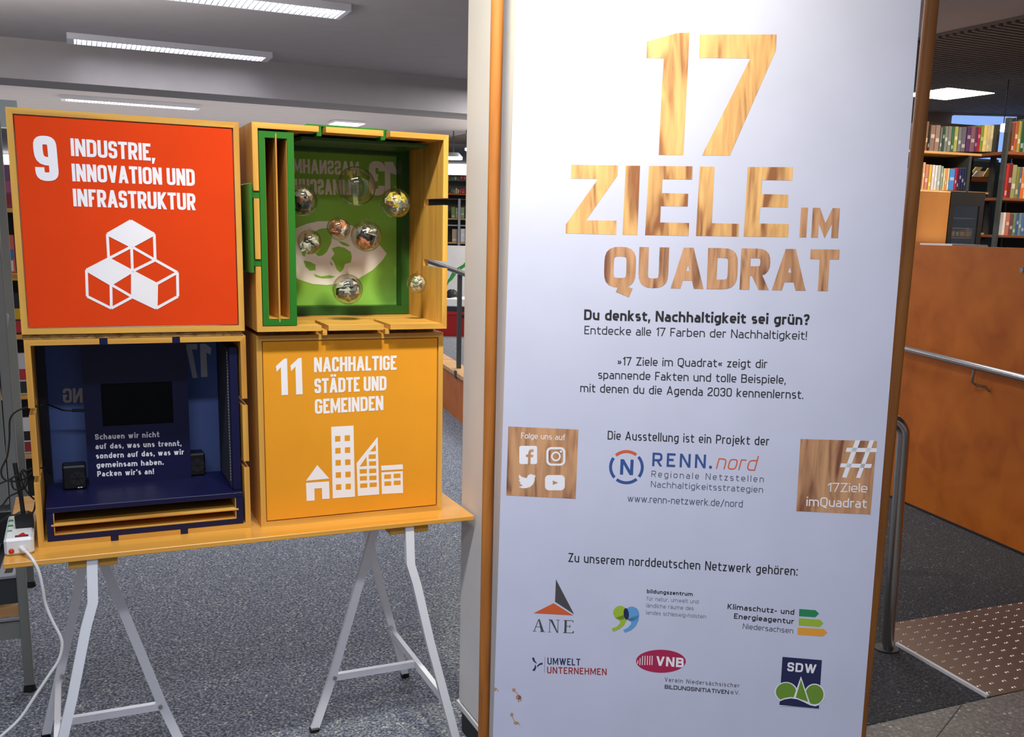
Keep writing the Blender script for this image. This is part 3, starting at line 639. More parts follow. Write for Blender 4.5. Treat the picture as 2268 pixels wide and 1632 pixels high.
# two wooden posts behind it, upright, and the bars joining them
PP = yawplane(bo+Vector((0, .108, 0)), math.radians(-6.14))
pl = [PP.loc(1102, 0), PP.loc(1071, 1632)]; pr = [PP.loc(2064, 0), PP.loc(1903, 1632)]
def post(q):
    x = lambda z: q[0][0]+(q[1][0]-q[0][0])*(z-q[0][1])/(q[1][1]-q[0][1]); z0, z1 = -bo.z, 2.62-bo.z
    m = MB(PP); pts = [(x(z0), z0), (x(z1), z1)]; v = []
    for a, z in pts:
        for k in range(16): t = 2*math.pi*(k+.5)/16; c_, s_ = math.cos(t), math.sin(t); w = .0145; rr = w/max(abs(c_), abs(s_))**.55; v.append((a+c_*rr, s_*rr, z))
    m.add(v, [(k, (k+1) % 16, 16+(k+1) % 16, 16+k) for k in range(16)]+[tuple(range(16))[::-1], tuple(range(16, 32))], None, True); m.build('wooden_post', WPOST, ban)
    return x
xl, xr = post(pl), post(pr)
MB(PP).box(xl(.8), xr(.8), -.008, .008, 1.02, 1.05, bev=.003).build('cross_bar', WPOST, ban)
MB(PP).box(xl(-1.2)-.02, xr(-1.2)+.02, -.16, .004, -bo.z, -bo.z+.05, bev=.004).build('base_beam', WPOST, ban)
# --- printed matter
T = Print(BP, 0); c1 = cr((1200, 40), 2.55)
T.poly(c1((593, 132), (768, 84), (834, 82), (818, 420), (799, 773), (660, 773), (676, 420), (689, 228), (592, 226)), WOLIVE)
T.tess(c1((893, 93), (1326, 93), (1322, 182), (1062, 776), (904, 776), (1178, 228), (889, 226)), WOLIVE)
T.tess(c1((167, 828), (430, 832), (428, 888), (250, 1142), (422, 1144), (420, 1223), (135, 1216), (136, 1165), (318, 908), (163, 906)), WOLIVE)
T.poly(c1((474, 834), (555, 834), (540, 1225), (455, 1223)), WOLIVE)
T.tess(c1((605, 835), (852, 837), (850, 912), (682, 910), (678, 988), (827, 992), (824, 1064), (672, 1062), (668, 1154), (832, 1157), (829, 1230), (583, 1226)), WOLIVE)
T.tess(c1((892, 838), (976, 839), (960, 1158), (1114, 1162), (1111, 1234), (870, 1230)), WOLIVE)
T.tess(c1((1163, 841), (1418, 842), (1415, 917), (1244, 915), (1240, 994), (1392, 997), (1390, 1069), (1234, 1067), (1226, 1160), (1395, 1163), (1391, 1237), (1139, 1234)), WOLIVE)
T.text('IM', (1770.2, 525.6), (1855.8, 527.3), 66, WOLIVE2, .23, .16)
T.text('QUADRAT', (1337, 636), (1854, 645), 90, WOLIVE2, .235, .07, rnd=.26)
T.build('printed_title', ban)
T = Print(BP, 0); c2 = cr((1100, 660), 2.637)
T.text('Du denkst, Nachhaltigkeit sei gr\u00fcn?', (1293.4, 708.4), (1792, 719.8), 23.5, INK, .195, .10)
T.text('Entdecke alle 17 Farben der Nachhaltigkeit!', (1294.2, 739.8), (1786.4, 752.4), 18.6, INK, .115, .13)
T.text('\u00bb17 Ziele im Quadrat\u00ab zeigt dir', (1367.3, 808.7), (1699, 815), 18.6, INK, .12, .13)
T.text('spannende Fakten und tolle Beispiele,', (1324.5, 838.4), (1740, 850), 18.6, INK, .12, .13)
T.text('mit denen du die Agenda 2030 kennenlernst.', (1285, 867.8), (1778.8, 883.4), 18.8, INK, .12, .13)
T.build('printed_text', ban)
T = Print(BP, 0)
T.text('Die Ausstellung ist ein Projekt der', (1345.7, 973), (1703, 986.4), 19.3, INK, .12, .13)
T.text('www.renn-netzwerk.de/nord', (1389.7, 1110.7), (1644.5, 1123.4), 15.5, INKS, .10, .13)
T.text('Zu unserem norddeutschen Netzwerk geh\u00f6ren:', (1258.5, 1244), (1766, 1274.5), 19.8, INK, .12, .13)
T.build('printed_text', ban)
# RENN.nord logo
T = Print(BP, 0); R0 = (1387.4, 1034.3)
for a0, a1, m in ((50, 130, INKO), (-40, 40, INKB), (-130, -51, INKB), (142, 220, INKB)): T.ell(R0, 38.4, 37.8, m, 0, a0+2, a1+1, .83, 16)
T.text('N', (1373, 1050.6), (1402, 1052), 34, INKB, .2)
T.text('RENN', (1444.3, 1032), (1562.5, 1036.8), 30, INKB, .16, .32); T.ell((1573.6, 1034.5), 3.4, 3.4, INKB)
T.text('nord', (1585.4, 1037.9), (1672, 1042.4), 33, INKO, .075, .16, shear=.2)
T.text('Regionale Netzstellen', (1442.6, 1055.8), (1691.3, 1067.9), 13.8, INKS, .10, .36)
T.text('Nachhaltigkeitsstrategien', (1441.3, 1078.6), (1689.5, 1091), 13.8, INKS, .10, .20)
T.build('project_logo', ban)
# social square
T = Print(BP, 0); c3 = cr((1100, 930), 8.59)
T.poly(c3((222, 122), (1555, 182), (1503, 1500), (183, 1432)), WOLIVE2)
T.text('Folge uns auf', (1154.1, 970.7), (1251.9, 974.8), 12.8, INKW, .12, .12, lift=.0004)
T.rrect(*c3((432, 492), (770, 838))[0], *c3((770, 838))[0], 4, INKW, .0004)
f_ = lambda *p: T.tess(c3(*p), WOLIVE2, .0008)
f_((592, 838), (600, 705), (560, 703), (562, 655), (602, 655), (606, 610), (620, 575), (650, 556), (706, 556), (703, 604), (668, 606), (652, 625), (650, 657), (697, 659), (694, 707), (648, 705), (644, 838))
o0, o1 = c3((945, 515), (1307, 868)); T.rrect(o0[0], o0[1], o1[0], o1[1], 11, INKW, .0004); T.rrect(o0[0]+4.8, o0[1]+4.8, o1[0]-4.8, o1[1]-4.8, 7, WOLIVE2, .0008)
T.ell(c3((1127, 692))[0], 10.8, 10.8, INKW, .0012, inner=.66, n=24); T.ell(c3((1222, 600))[0], 2.6, 2.6, INKW, .0012, n=12)
T.tess(c3((430, 1035), (455, 1062), (500, 1090), (580, 1105), (580, 1083), (600, 1050), (640, 1030), (680, 1035), (700, 1050), (745, 1045), (720, 1070), (750, 1070), (722, 1100), (722, 1150), (695, 1220), (645, 1270), (560, 1298), (480, 1295), (415, 1270), (460, 1265), (500, 1240), (460, 1225), (440, 1198), (462, 1192), (428, 1165), (424, 1140), (447, 1138), (424, 1105), (423, 1060)), INKW, .0004)
o0, o1 = c3((920, 1047), (1297, 1338)); T.rrect(o0[0], o0[1], o1[0], o1[1], 9, INKW, .0004); T.poly(c3((1068, 1150), (1168, 1192), (1068, 1233)), WOLIVE2, .0008)
T.build('printed_wood_square', ban)
# hashtag square
T = Print(BP, 0); c4 = cr((1740, 950), 8.16)
T.poly(c4((270, 181), (1645, 218), (1533, 1545), (190, 1483)), WOLIVE2)
for q in (((1105, 338), (1650, 345), (1650, 418), (1085, 412)), ((1000, 620), (1562, 632), (1540, 705), (980, 690)), ((1258, 205), (1350, 205), (1100, 880), (1020, 872)), ((1520, 205), (1600, 205), (1345, 886), (1272, 880))): T.poly(c4(*q), INKW, .0004)
T.poly(c4((1600, 216), (1652, 216), (1640, 340)), WOLIVE2, .0002)
T.text('17Ziele', (1832.9, 1088.8), (1920.8, 1090.5), 20, INKW, .11, .12, lift=.0004)
T.text('imQuadrat', (1785.6, 1120.3), (1918.9, 1125.2), 20.5, INKW, .13, .13, lift=.0004)
T.build('printed_wood_square', ban)
# ANE
T = Print(BP, 0); c5 = cr((1160, 1260), 5.4)
T.poly(c5((385, 122), (602, 540), (374, 390)), INKC); T.poly(c5((358, 408), (592, 554), (118, 528)), INKO)
for q in (((175, 600), (192, 600), (242, 750), (208, 748)), ((175, 600), (182, 604), (128, 742), (120, 740)), ((140, 686), (212, 690), (212, 696), (140, 692)), ((108, 739), (152, 741), (152, 746), (108, 744)), ((192, 745), (256, 748), (256, 753), (192, 750)),
          ((312, 604), (342, 606), (410, 762), (396, 762)), ((310, 606), (317, 606), (312, 752), (305, 752)), ((408, 610), (415, 610), (410, 760), (402, 762)), ((290, 750), (328, 752), (328, 756), (290, 754)), ((388, 606), (432, 608), (432, 613), (388, 611)), ((296, 602), (330, 604), (330, 609), (296, 607)),
          ((490, 612), (516, 612), (510, 762), (484, 762)), ((476, 610), (592, 614), (596, 640), (588, 640), (584, 620), (476, 616)), ((512, 680), (556, 682), (556, 688), (512, 686)), ((549, 668), (557, 668), (555, 702), (547, 702)), ((472, 758), (580, 762), (592, 740), (600, 740), (596, 768), (472, 764))): T.tess(c5(*q), INKC)
T.build('partner_logo', ban)
# quote marks logo
T = Print(BP, 0)
def quote(cx, cy, r, pts, m, l): T.ell((cx, cy), r, r*.98, m, l, n=36); T.tess(pts, m, l)
quote(1160+1155/5.4, 1260+523/5.4, 85/5.4, c5((1095, 585), (1170, 560), (1240, 535), (1238, 600), (1200, 670), (1140, 720), (1070, 749), (1050, 712), (1110, 690), (1150, 650), (1150, 618)), INKL, 0)
quote(1160+1292/5.4, 1260+535/5.4, 88/5.4, c5((1235, 600), (1290, 580), (1380, 548), (1374, 610), (1340, 680), (1285, 730), (1212, 760), (1190, 730), (1245, 700), (1283, 660), (1285, 630)), INKLB, .0003)
T.ell((1160+1226/5.4, 1260+535/5.4), 5.8, 12.8, INKN, .0006, n=24, rot=-6)
T.text('bildungszentrum', (1432.6, 1313), (1534, 1319.8), 8.6, INK, .19, .16)
T.text('f\u00fcr natur, umwelt und', (1431.9, 1329), (1546.7, 1336.4), 8.6, INKG, .10, .13)
T.text('l\u00e4ndliche r\u00e4ume des', (1431.3, 1344.4), (1536, 1351.2), 8.6, INKG, .10, .13)
T.text('landes schleswig-holstein', (1430.7, 1360), (1564.3, 1369.5), 8.6, INKG, .10, .13)
T.build('partner_logo', ban)
# Klimaschutz
T = Print(BP, 0); c6 = cr((1590, 1300), 5.44)
T.text('Klimaschutz- und', (1611.1, 1348.3), (1758.6, 1361.2), 11.8, INK, .17, .17)
T.text('Energieagentur', (1625.3, 1369.6), (1757.8, 1381.6), 11.8, INK, .17, .17)
T.text('Niedersachsen', (1644.8, 1392), (1756.4, 1402.6), 11.8, INKC, .10, .15)
for q, m in ((((980, 263), (1178, 278), (1219, 320), (1172, 363), (977, 350)), INKDG), (((975, 375), (1230, 393), (1271, 435), (1230, 480), (973, 460)), INKL), (((963, 487), (1275, 505), (1318, 548), (1265, 593), (958, 572)), INKY)): T.poly(c6(*q), m)
T.build('partner_logo', ban)
# Umwelt Unternehmen
T = Print(BP, 0); c7 = cr((1160, 1420), 4.536)
for q in (((83, 166), (104, 163), (111, 192), (134, 222), (118, 218), (94, 198)), ((187, 213), (190, 232), (160, 238), (134, 263), (138, 240), (160, 222)), ((112, 232), (124, 246), (125, 262), (120, 280), (106, 300), (86, 290), (106, 268), (112, 250))): T.tess(c7(*q), INKN)
T.line(c7((213, 155), (207, 314)), .8, INKG)
T.text('UMWELT', (1212.5, 1471), (1285.2, 1473.8), 15, INKN, .15, .16); T.text('UNTERNEHMEN', (1211.8, 1490.7), (1343.6, 1494.8), 14.5, INKR, .15, .17)
T.build('partner_logo', ban)
# VNB
T = Print(BP, 0); T.ell(c7((1378, 200))[0], 55.2, 25.5, INKM, rot=.5)
T.text('VNB', c7((1328, 243))[0], c7((1606, 263))[0], 21, INKW, .22, .16, lift=.0004)
for i, x in enumerate((1147, 1170, 1194, 1219, 1244, 1268, 1291)):
    t0 = 145 if i > 2 else 190-22*i; T.poly(c7((x-4, t0), (x+4, t0), (x+1, 238-(i < 1)*10), (x-7, 238-(i < 1)*10)), INKW, .0004)
T.text('Verein Nieders\u00e4chsischer', (1472, 1508.8), (1637.3, 1522.6), 9, INKC, .115, .26)
T.text('BILDUNGSINITIATIVEN', (1472, 1524.8), (1614.1, 1537), 8.8, INK, .17, .13); T.text('e.V.', (1618, 1536.4), (1636.8, 1538), 8.8, INKC, .11, .1)
T.build('partner_logo', ban)
# SDW
T = Print(BP, 0)
T.poly(c6((778, 840), (1253, 880), (1215, 1460), (740, 1418)), INKN)
T.text('SDW', (1743, 1485.9), (1806.9, 1491.4), 20, INKW, .2, .16, lift=.0003)
CL, CR_ = c6((820, 1262))[0], c6((1163, 1293))[0]
T.ell(CL, 25.2, 22, INKW, .0003); T.ell(CR_, 22.5, 24, INKW, .0003)
T.ell(CL, 22.4, 20, INKG2, .0006); T.ell(CR_, 20, 21.6, INKG2, .0006)
T.poly(c6((1000, 1073), (1110, 1400), (905, 1345)), INKW, .0009); T.poly(c6((1000, 1112), (1088, 1382), (938, 1330)), INKG2, .0012)
hill = [(738, 1362), (800, 1335), (880, 1322), (960, 1335), (1040, 1370), (1110, 1405), (1170, 1418), (1220, 1405)]
T.tess(c6(*hill, (1216, 1440), (740, 1430)), INKW, .0015)
T.tess(c6((742, 1375), *[(x, y+16) for x, y in hill[1:-1]], (1217, 1420), (1215, 1460), (740, 1418)), INKN, .0018)
T.build('partner_logo', ban)
# small spoon-like print marks
T = Print(BP, 0); c8 = cr((1000, 1480), 10.74)
T.ell(c8((1482, 512))[0], 4, 4, WOLIVE2, n=14); T.line(c8((1500, 530), (1560, 590), (1592, 640)), 1.4, WOLIVE2); T.ell(c8((1590, 690))[0], 5.6, 5.8, WOLIVE2, n=16)
T.line(c8((1610, 640), (1650, 670), (1658, 720), (1642, 780)), 1.3, WOLIVE2); T.ell(c8((1598, 785))[0], 1.5, 1.5, WOLIVE2, n=8)
T.build('printed_mark', ban); T = Print(BP, 0)
T.ell(c8((1435, 1100))[0], 3.5, 4.2, WOLIVE2, n=14); T.line(c8((1440, 1130), (1470, 1200), (1505, 1262)), 1.4, WOLIVE2); T.ell(c8((1542, 1298))[0], 5.6, 3.6, WOLIVE2, n=16)
T.line(c8((1580, 1280), (1610, 1320), (1635, 1355)), 1.5, WOLIVE2)
T.build('printed_mark', ban); T = Print(BP, 0)
T.line(c8((1025, 462), (1065, 470), (1095, 505), (1118, 548)), 1.6, WOLIVE2); T.ell(c8((1040, 505))[0], 2.4, 3, WOLIVE2, n=10)
T.build('printed_mark', ban)

# ================================================================== TABLE ON TRESTLES
TOPZ = -.7825; FLZ = -EYE
tt = thing('table_top', TP, (.5, .2, TOPZ-.013), 'long varnished pine table board laid across two white trestles', 'table')
MB(TP).box(-.069, 1.093, -.0886, .52, TOPZ-.0125, TOPZ, bev=.0012).build('board', WTOP, tt)
for u in (.118, .908):
    for a, b in ((-.052, -.012), (.014, .056)): MB(TP).box(u+a, u+b, -.072, .47, TOPZ-.036, TOPZ-.0128, bev=.001).build('cleat', WX, tt)
def trestle(u, side, label):
    """side=+1: the pair of legs splays to the right, the single leg to the left"""
    t = thing('trestle', TP, (u, .2, FLZ), label, 'trestle', 'white steel trestles under the table')
    zt = TOPZ-.0132; h = .0095; F = lambda du, d, z: (u+side*du, d, z)
    for d, nm in ((-.072, 'leg'), (.43, 'leg')):
        m = MB(TP).bar([F(0, d, zt), F(.004, d, -.905), F(.022, d, -.965), F(.062, d, -1.14), F(.150, d, FLZ+.012)], (.0118, 0, 0), (0, .0095, 0)); m.build('leg', STEEL, t)
        MB(TP).box(u+side*.150-.013, u+side*.150+.013, d-.011, d+.011, FLZ, FLZ+.018, bev=.003).build('foot_cap', BLACK, t)
    MB(TP).bar([F(-.004, .18, zt-.002), F(-.03, .18, -.90), F(-.154, .18, -1.319), F(-.212, .18, FLZ+.006)], (.0125, 0, 0), (0, .0065, 0)).build('leg', STEEL, t)
    MB(TP).box(u-side*.212-.014, u-side*.212+.014, .168, .192, FLZ, FLZ+.014, bev=.003).build('foot_cap', BLACK, t)
    MB(TP).bar([F(.0, -.06, zt-.010), F(.0, .42, zt-.010)], (.010, 0, 0), (0, 0, .0095)).build('top_rail', STEEL, t)
    # long brace joining the two splayed legs, and the stretcher to the single leg
    MB(TP).bar([F(.108, -.062, -1.325), F(.108, .42, -1.325)], (.0075, 0, 0), (0, 0, .0115)).build('brace', STEEL, t)
    MB(TP).bar([F(-.150, .18, -1.325), F(.100, .18, -1.325)], (0, .0085, 0), (0, 0, .010)).build('stretcher', STEEL, t)
    for p, q in ((F(.098, .419, -1.300), F(.098, .412, -1.300)),): MB(TP).tube([p, q], .006, 10).build('bolt', INOX, t)
    MB(TP).tube([F(-.150, .1735, -1.325), F(-.150, .168, -1.325)], .006, 10).build('bolt', INOX, t)
    return t
trestle(.908, 1, 'white steel trestle under the right end of the table, below the amber box')
trestle(.118, -1, 'white steel trestle under the left end of the table, below the navy box')

# ================================================================== THE FOUR BOXES
BW, BH, TK = .5, .5034, .0135
def outline(n0, n1, slots, L, y0, y1):
    """panel outline along its length with slots open at the front edge y0"""
    p = [(0, y0)]
    for a, b in slots: p += [(a, y0), (a, y0+.157), (b, y0+.157), (b, y0)]
    return p+[(L, y0), (L, y1), (0, y1)]
def box(name, u, d, z, label, slots, D=.34):
    t = thing(name, TP, (u, d, z), label, 'display box', 'wooden display boxes stacked on the table')
    fr = yawplane(TP.o, TH)
    def panel(nm, kind):
        m = MB(TP); S = [(.161, .179), (.325, .343)] if slots else []
        c = TK
        # mitred corners: build the panel as convex strips in plan so that slots stay open
        cuts = [0]+[k for ab in S for k in ab]+[BW if kind in 'tb' else BH]
        for i in range(len(cuts)-1):
            a, b = cuts[i], cuts[i+1]; y0 = d+(.157 if (i % 2 and S) else 0)
            full = BW if kind in 'tb' else BH
            a_in = a+(TK if i == 0 else 0); b_in = b-(TK if i == len(cuts)-2 else 0)
            if kind == 'b': q = [(u+a, z), (u+b, z), (u+b_in, z+TK), (u+a_in, z+TK)]
            if kind == 't': q = [(u+a, z+BH), (u+a_in, z+BH-TK), (u+b_in, z+BH-TK), (u+b, z+BH)]
            if kind == 'l': q = [(u, z+a), (u+TK, z+a_in), (u+TK, z+b_in), (u, z+b)]
            if kind == 'r': q = [(u+BW, z+a), (u+BW, z+b), (u+BW-TK, z+b_in), (u+BW-TK, z+a_in)]
            m.prism(q, 1, y0, d+D)
        return m.build(nm, WX if kind in 'tb' else WZ, t)
    for nm, k in (('bottom_panel', 'b'), ('top_panel', 't'), ('side_panel', 'l'), ('side_panel', 'r')): panel(nm, k)
    return t
def pillow(u0, u1, z0, z1, d0, d1, m, t, name='fabric_panel'):
    mb = MB(TP).box(u0, u1, d0, d1, z0, z1, bev=.0012)
    return mb.build(name, m, t)

# ---- box 9 (orange)
u, d, z = 0, 0, -.2659
b9 = box('display_box', u, d, z, 'upper left pine box closed by an orange fabric front reading 9 INDUSTRIE', False)
f0, f1, f2, f3 = TP.rect(30, 253, 516, 284, .002)[0], TP.loc(520, 500, .002)[0], 0, 0
pillow(TK+.0022, BW-TK-.0022, z+TK+.0022, z+BH-TK-.0022, d+.0025, d+.02, ORANGE, b9)
T = Print(TP, d+.0022); k9 = cr((0, 220), 3.021)
T.text('9', k9((243, 545))[0], k9((398, 548))[0], 100, INKP, .19, .1, rnd=.25)
T.text('INDUSTRIE,', (157.6, 345.3), (342, 356.5), 39, INKP, .178, .062, rnd=.2)
T.text('INNOVATION UND', (160.5, 401.4), (432, 412), 39, INKP, .178, .062, rnd=.2, space=.2)
T.text('INFRASTRUKTUR', (163, 456.8), (433.6, 465.8), 39, INKP, .178, .062, rnd=.2)
T.build('printed_lettering', b9); T = Print(TP, d+.0022)
PT = dict(T=(875, 812), L=(718, 902), R=(1032, 902), C=(880, 985), L2=(727, 1065), R2=(1038, 1075), M=(886, 1150), A=(578, 1142), E=(742, 1238), A2=(584, 1318), E2=(745, 1398), B2=(886, 1322), P=(1187, 1158), Q=(1048, 1235), P2=(1190, 1318), Q2=(1045, 1398))
g9 = {k: k9(v)[0] for k, v in PT.items()}
for q in ('TRCL', 'L2 M E A', 'M Q Q2 B2'): T.poly([g9[k] for k in (q.split() if ' ' in q else q)], INKP)
for q in ('L L2', 'R R2', 'L C', 'L2 C', 'C R2', 'C M', 'L2 M', 'R2 M', 'R2 P', 'P Q', 'P P2', 'P2 Q2', 'Q2 B2', 'A A2', 'A2 E2', 'E2 B2', 'E E2', 'E B2', 'T L', 'T R', 'M E', 'L2 A', 'M Q', 'C R', 'Q Q2', 'M B2', 'E A'): a, b = q.split(); T.line([g9[a], g9[b]], 6.2, INKP)
T.build('printed_goal', b9)
# ---- box 11 (amber)
u, d, z = .5268, -.0044, -.7825
b11 = box('display_box', u, d, z, 'lower right pine box closed by an amber fabric front reading 11 NACHHALTIGE', False)
pillow(u+TK+.0022, u+BW-TK-.0022, z+TK+.0022, z+BH-TK-.0022, d+.0025, d+.02, AMBER, b11)
T = Print(TP, d+.0022); k1 = cr((530, 720), 2.9145)
for dx_, dy_ in ((0, 0), (94, -4)): T.tess([(x+dx_/2.9145, y+dy_/2.9145) for x, y in k1((288, 217), (308, 215), (315, 450), (273, 452), (268, 272), (241, 302), (236, 265))], INKP)
T.text('NACHHALTIGE', (695.6, 824.4), (878.3, 819), 33, INKP, .178, .062, rnd=.2)
T.text('ST\u00c4DTE UND', (696.6, 871.4), (856, 864.4), 33, INKP, .178, .062, rnd=.2, space=.2)
T.text('GEMEINDEN', (697.6, 917), (849.1, 908.2), 33, INKP, .178, .062, rnd=.2)
T.build('printed_lettering', b11); T = Print(TP, d+.0022)
for q in (((503, 903), (581, 990), (430, 1005)), ((430, 1018), (579, 1008), (583, 1120), (535, 1123), (533, 1052), (485, 1055), (486, 1132), (435, 1135)), ((593, 656), (737, 648), (747, 1107), (603, 1118)), ((893, 720), (903, 1092), (765, 1103), (757, 890)), ((915, 907), (1055, 898), (1057, 930), (917, 938)), ((917, 950), (1055, 942), (1057, 1083), (920, 1090))): T.tess(k1(*q), INKP)
W_ = lambda x, y, w, h, sk=-.05: T.poly(k1((x-w, y-h-sk*w), (x+w, y-h+sk*w), (x+w, y+h+sk*w), (x-w, y+h-sk*w)), AMBER, .0004)
for i, y in enumerate((733, 810, 888, 967, 1045)): W_(635+i*1.5, y, 17, 18); W_(697+i*1.5, y-4, 17, 18)
T.poly(k1((880, 770), (882, 812), (843, 816)), AMBER, .0004); T.poly(k1((820, 850), (824, 908), (777, 912)), AMBER, .0004)
for x, y in ((858, 848), (860, 892), (861, 940), (862, 985), (864, 1030), (800, 943), (801, 988), (803, 1035)): W_(x, y, 23, 14)
for x, y in ((957, 977), (1018, 972), (958, 1022), (1019, 1017)): W_(x, y, 22, 14)
T.build('printed_goal', b11)

# ---- box 13 (open, green)
u, d, z = .5243, -.0378, -.2656
b13 = box('display_box', u, d, z, 'upper right open pine box with slotted panels and a green fabric back', True)
fd = .300
q0 = TP.loc(892, 680, fd); q1 = TP.loc(891, 338, fd)
fm = MB(TP); a0, a1, z0, z1 = u+TK+.001, u+BW-TK-.001, z+TK+.001, z+BH-TK-.001
fm.box(a0, a1, fd-.05, fd+.001, z0, z0+.024).box(a0, a1, fd-.05, fd+.001, z1-.024, z1).box(a1-.022, a1, fd-.05, fd+.001, z0+.024, z1-.024).box(a0, a0+.022, fd-.05, fd+.001, z0+.024, z1-.024)
fm.build('inner_frame', GREEND, b13, 'dark green inner frame')
MB(TP).box(a0, a1, fd+.002, fd+.006, z0, z1).build('fabric_panel', GREENF, b13)
T = Print(TP, fd+.0015); k3 = cr((530, 250), 3.2)
T.tess(k3((1090, 348), (1062, 346), (1030, 346), (1033, 592), (1072, 594), (1070, 425), (1114, 440), (1116, 412)), INKP)
T.text('3', k3((1030, 588))[0], k3((917, 582))[0], 76, INKP, .20, .1, rnd=.25)
T.text('MASSNAHMEN', k3((848, 445))[0], k3((272, 420))[0], 31, INKP, .178, .062, rnd=.2)
T.text('KLIMASCHUTZ', k3((848, 582))[0], k3((290, 577))[0], 34, INKP, .178, .062, rnd=.2)
T.build('printed_lettering', b13); T = Print(TP, fd+.0015)
T.tess(k3((1045, 997), (990, 930), (900, 860), (800, 800), (720, 775), (640, 767), (560, 768), (480, 785), (400, 818), (330, 870), (280, 960), (290, 1060), (340, 1130), (420, 1180), (520, 1212), (620, 1220), (720, 1208), (850, 1172), (950, 1110), (1010, 1050)), INKP)
for q in (((520, 850), (570, 822), (630, 815), (660, 840), (650, 925), (620, 985), (590, 1010), (560, 1015), (530, 990), (500, 960)), ((655, 960), (700, 945), (745, 955), (790, 985), (798, 1020), (790, 1060), (750, 1070), (735, 1110), (715, 1132), (690, 1110), (672, 1060), (650, 1030), (675, 1000)),
          ((455, 1045), (500, 1055), (540, 1075), (540, 1115), (500, 1118), (470, 1090)), ((525, 1140), (580, 1158), (640, 1150), (680, 1160), (650, 1172), (590, 1174), (540, 1162)), ((700, 905), (750, 920), (785, 940), (770, 948), (730, 935)), ((645, 1050), (662, 1075), (655, 1085), (643, 1062)), ((440, 980), (470, 1000), (465, 1018), (445, 1010))): T.tess(k3(*q), GREENF, .0004)
T.build('printed_goal', b13)
# the green rack at the left with two upright boards, tabs through the box slots and its outer plate
rk = thing('board_rack', TP, (.58, 0, z+TK), 'narrow bright green rack of upright boards in the left of the open box', 'rack')
ru0, ru1, rz0, rz1 = .5395, .6235, z+TK+.0015, z+BH-TK-.006
m = MB(TP); rd0, rd1 = -.0385, .20
m.box(ru0, ru0+.0145, rd0, rd1, rz0, rz1).box(ru1-.0165, ru1, rd0, rd1, rz0, rz1).box(ru0+.0145, ru1-.0165, rd0, rd1, rz0, rz0+.0165).box(ru0+.0145, ru1-.0165, rd0, rd1, rz1-.015, rz1).box(ru0+.0145, ru1-.0165, rd1-.008, rd1, rz0+.0165, rz1-.015)
m.build('rack_frame', GREENP, rk)
MB(TP).box(ru0+.0150, ru0+.0155, rd0+.004, rd1-.009, rz0+.017, rz1-.016).box(ru1-.0175, ru1-.017, rd0+.004, rd1-.009, rz0+.017, rz1-.016).box(ru0+.016, ru1-.018, rd0+.004, rd1-.009, rz0+.017, rz0+.0175).build('wood_lining', WZ, rk)
mu_ = (ru0+ru1)/2-.001
MB(TP).box(mu_-.002, mu_+.002, rd0-.0005, rd1-.012, rz0+.008, rz1-.004, bev=.001).build('board', WZ, rk)
for a, b in ((.161, .179), (.325, .343)): MB(TP).box(u-.0045, ru0+.001, -.034, .105, z+a+.001, z+b-.001).build('tab', GREENP, rk)
MB(TP).box(u-.0135, u-.0045, -.05, .11, z+.145, z+.36, bev=.002).build('clip_plate', GREENP, rk)
# green shelf board hung under the top with hooks through the top slots
hk = thing('top_insert', TP, (.77, .1, z+BH-.05), 'dark green board hung under the top of the open box by two hooks', 'board')
MB(TP).box(.655, .990, .03, .235, z+BH-TK-.016, z+BH-TK-.006, bev=.002).build('board', GREEND, hk)
for a, b in ((.161, .179), (.325, .343)): MB(TP).box(u+a+.002, u+b-.004, -.005, .13, z+BH-TK-.007, z+BH+.002).build('hook', GREENP, hk)
MB(TP).box(.66, .87, -.005, .13, z+BH+.002, z+BH+.007, bev=.001).build('cover_plate', GREENP, hk)
# hanging clear balls with crumpled notes
noteA = [mat('note_brown', (122, 84, 56), .5), mat('note_grey', (104, 108, 104), .45), mat('note_green', (126, 134, 92), .5), mat('note_pale', (206, 204, 190), .5), mat('note_dark', (66, 56, 46), .5), mat('note_orange', (196, 120, 76), .5), mat('note_yellow', (206, 190, 66), .5)]
balls = [(669, 443.5, 34, .10, (0, 4, 1, 3), 'clear ball of crumpled brown notes half hidden behind the green rack'), (789, 412.5, 43, .10, (), 'largest clear ball hanging empty but for a folded strip'), (876, 450, 33, .09, (1, 0, 6, 3, 6), 'clear ball with grey and yellow notes nearest the right wall of the green back'),
         (749.7, 506, 26, .09, (5, 0, 5, 3), 'small clear ball of orange notes above the white eye print'), (811, 523, 34, .07, (1, 5, 4, 3, 1), 'clear ball of grey and orange notes right of the small orange one'), (686, 536, 27, .08, (2, 0, 4, 3), 'small clear ball of olive notes at the left of the white eye print'),
         (770, 640.5, 33.5, .08, (1, 3, 1, 2, 4), 'lowest clear ball of grey-green notes above the box floor'), (923, 627.5, 22, .06, (2, 3, 3), 'smallest clear ball hanging before the right wooden wall')]
rb = random.Random(3)
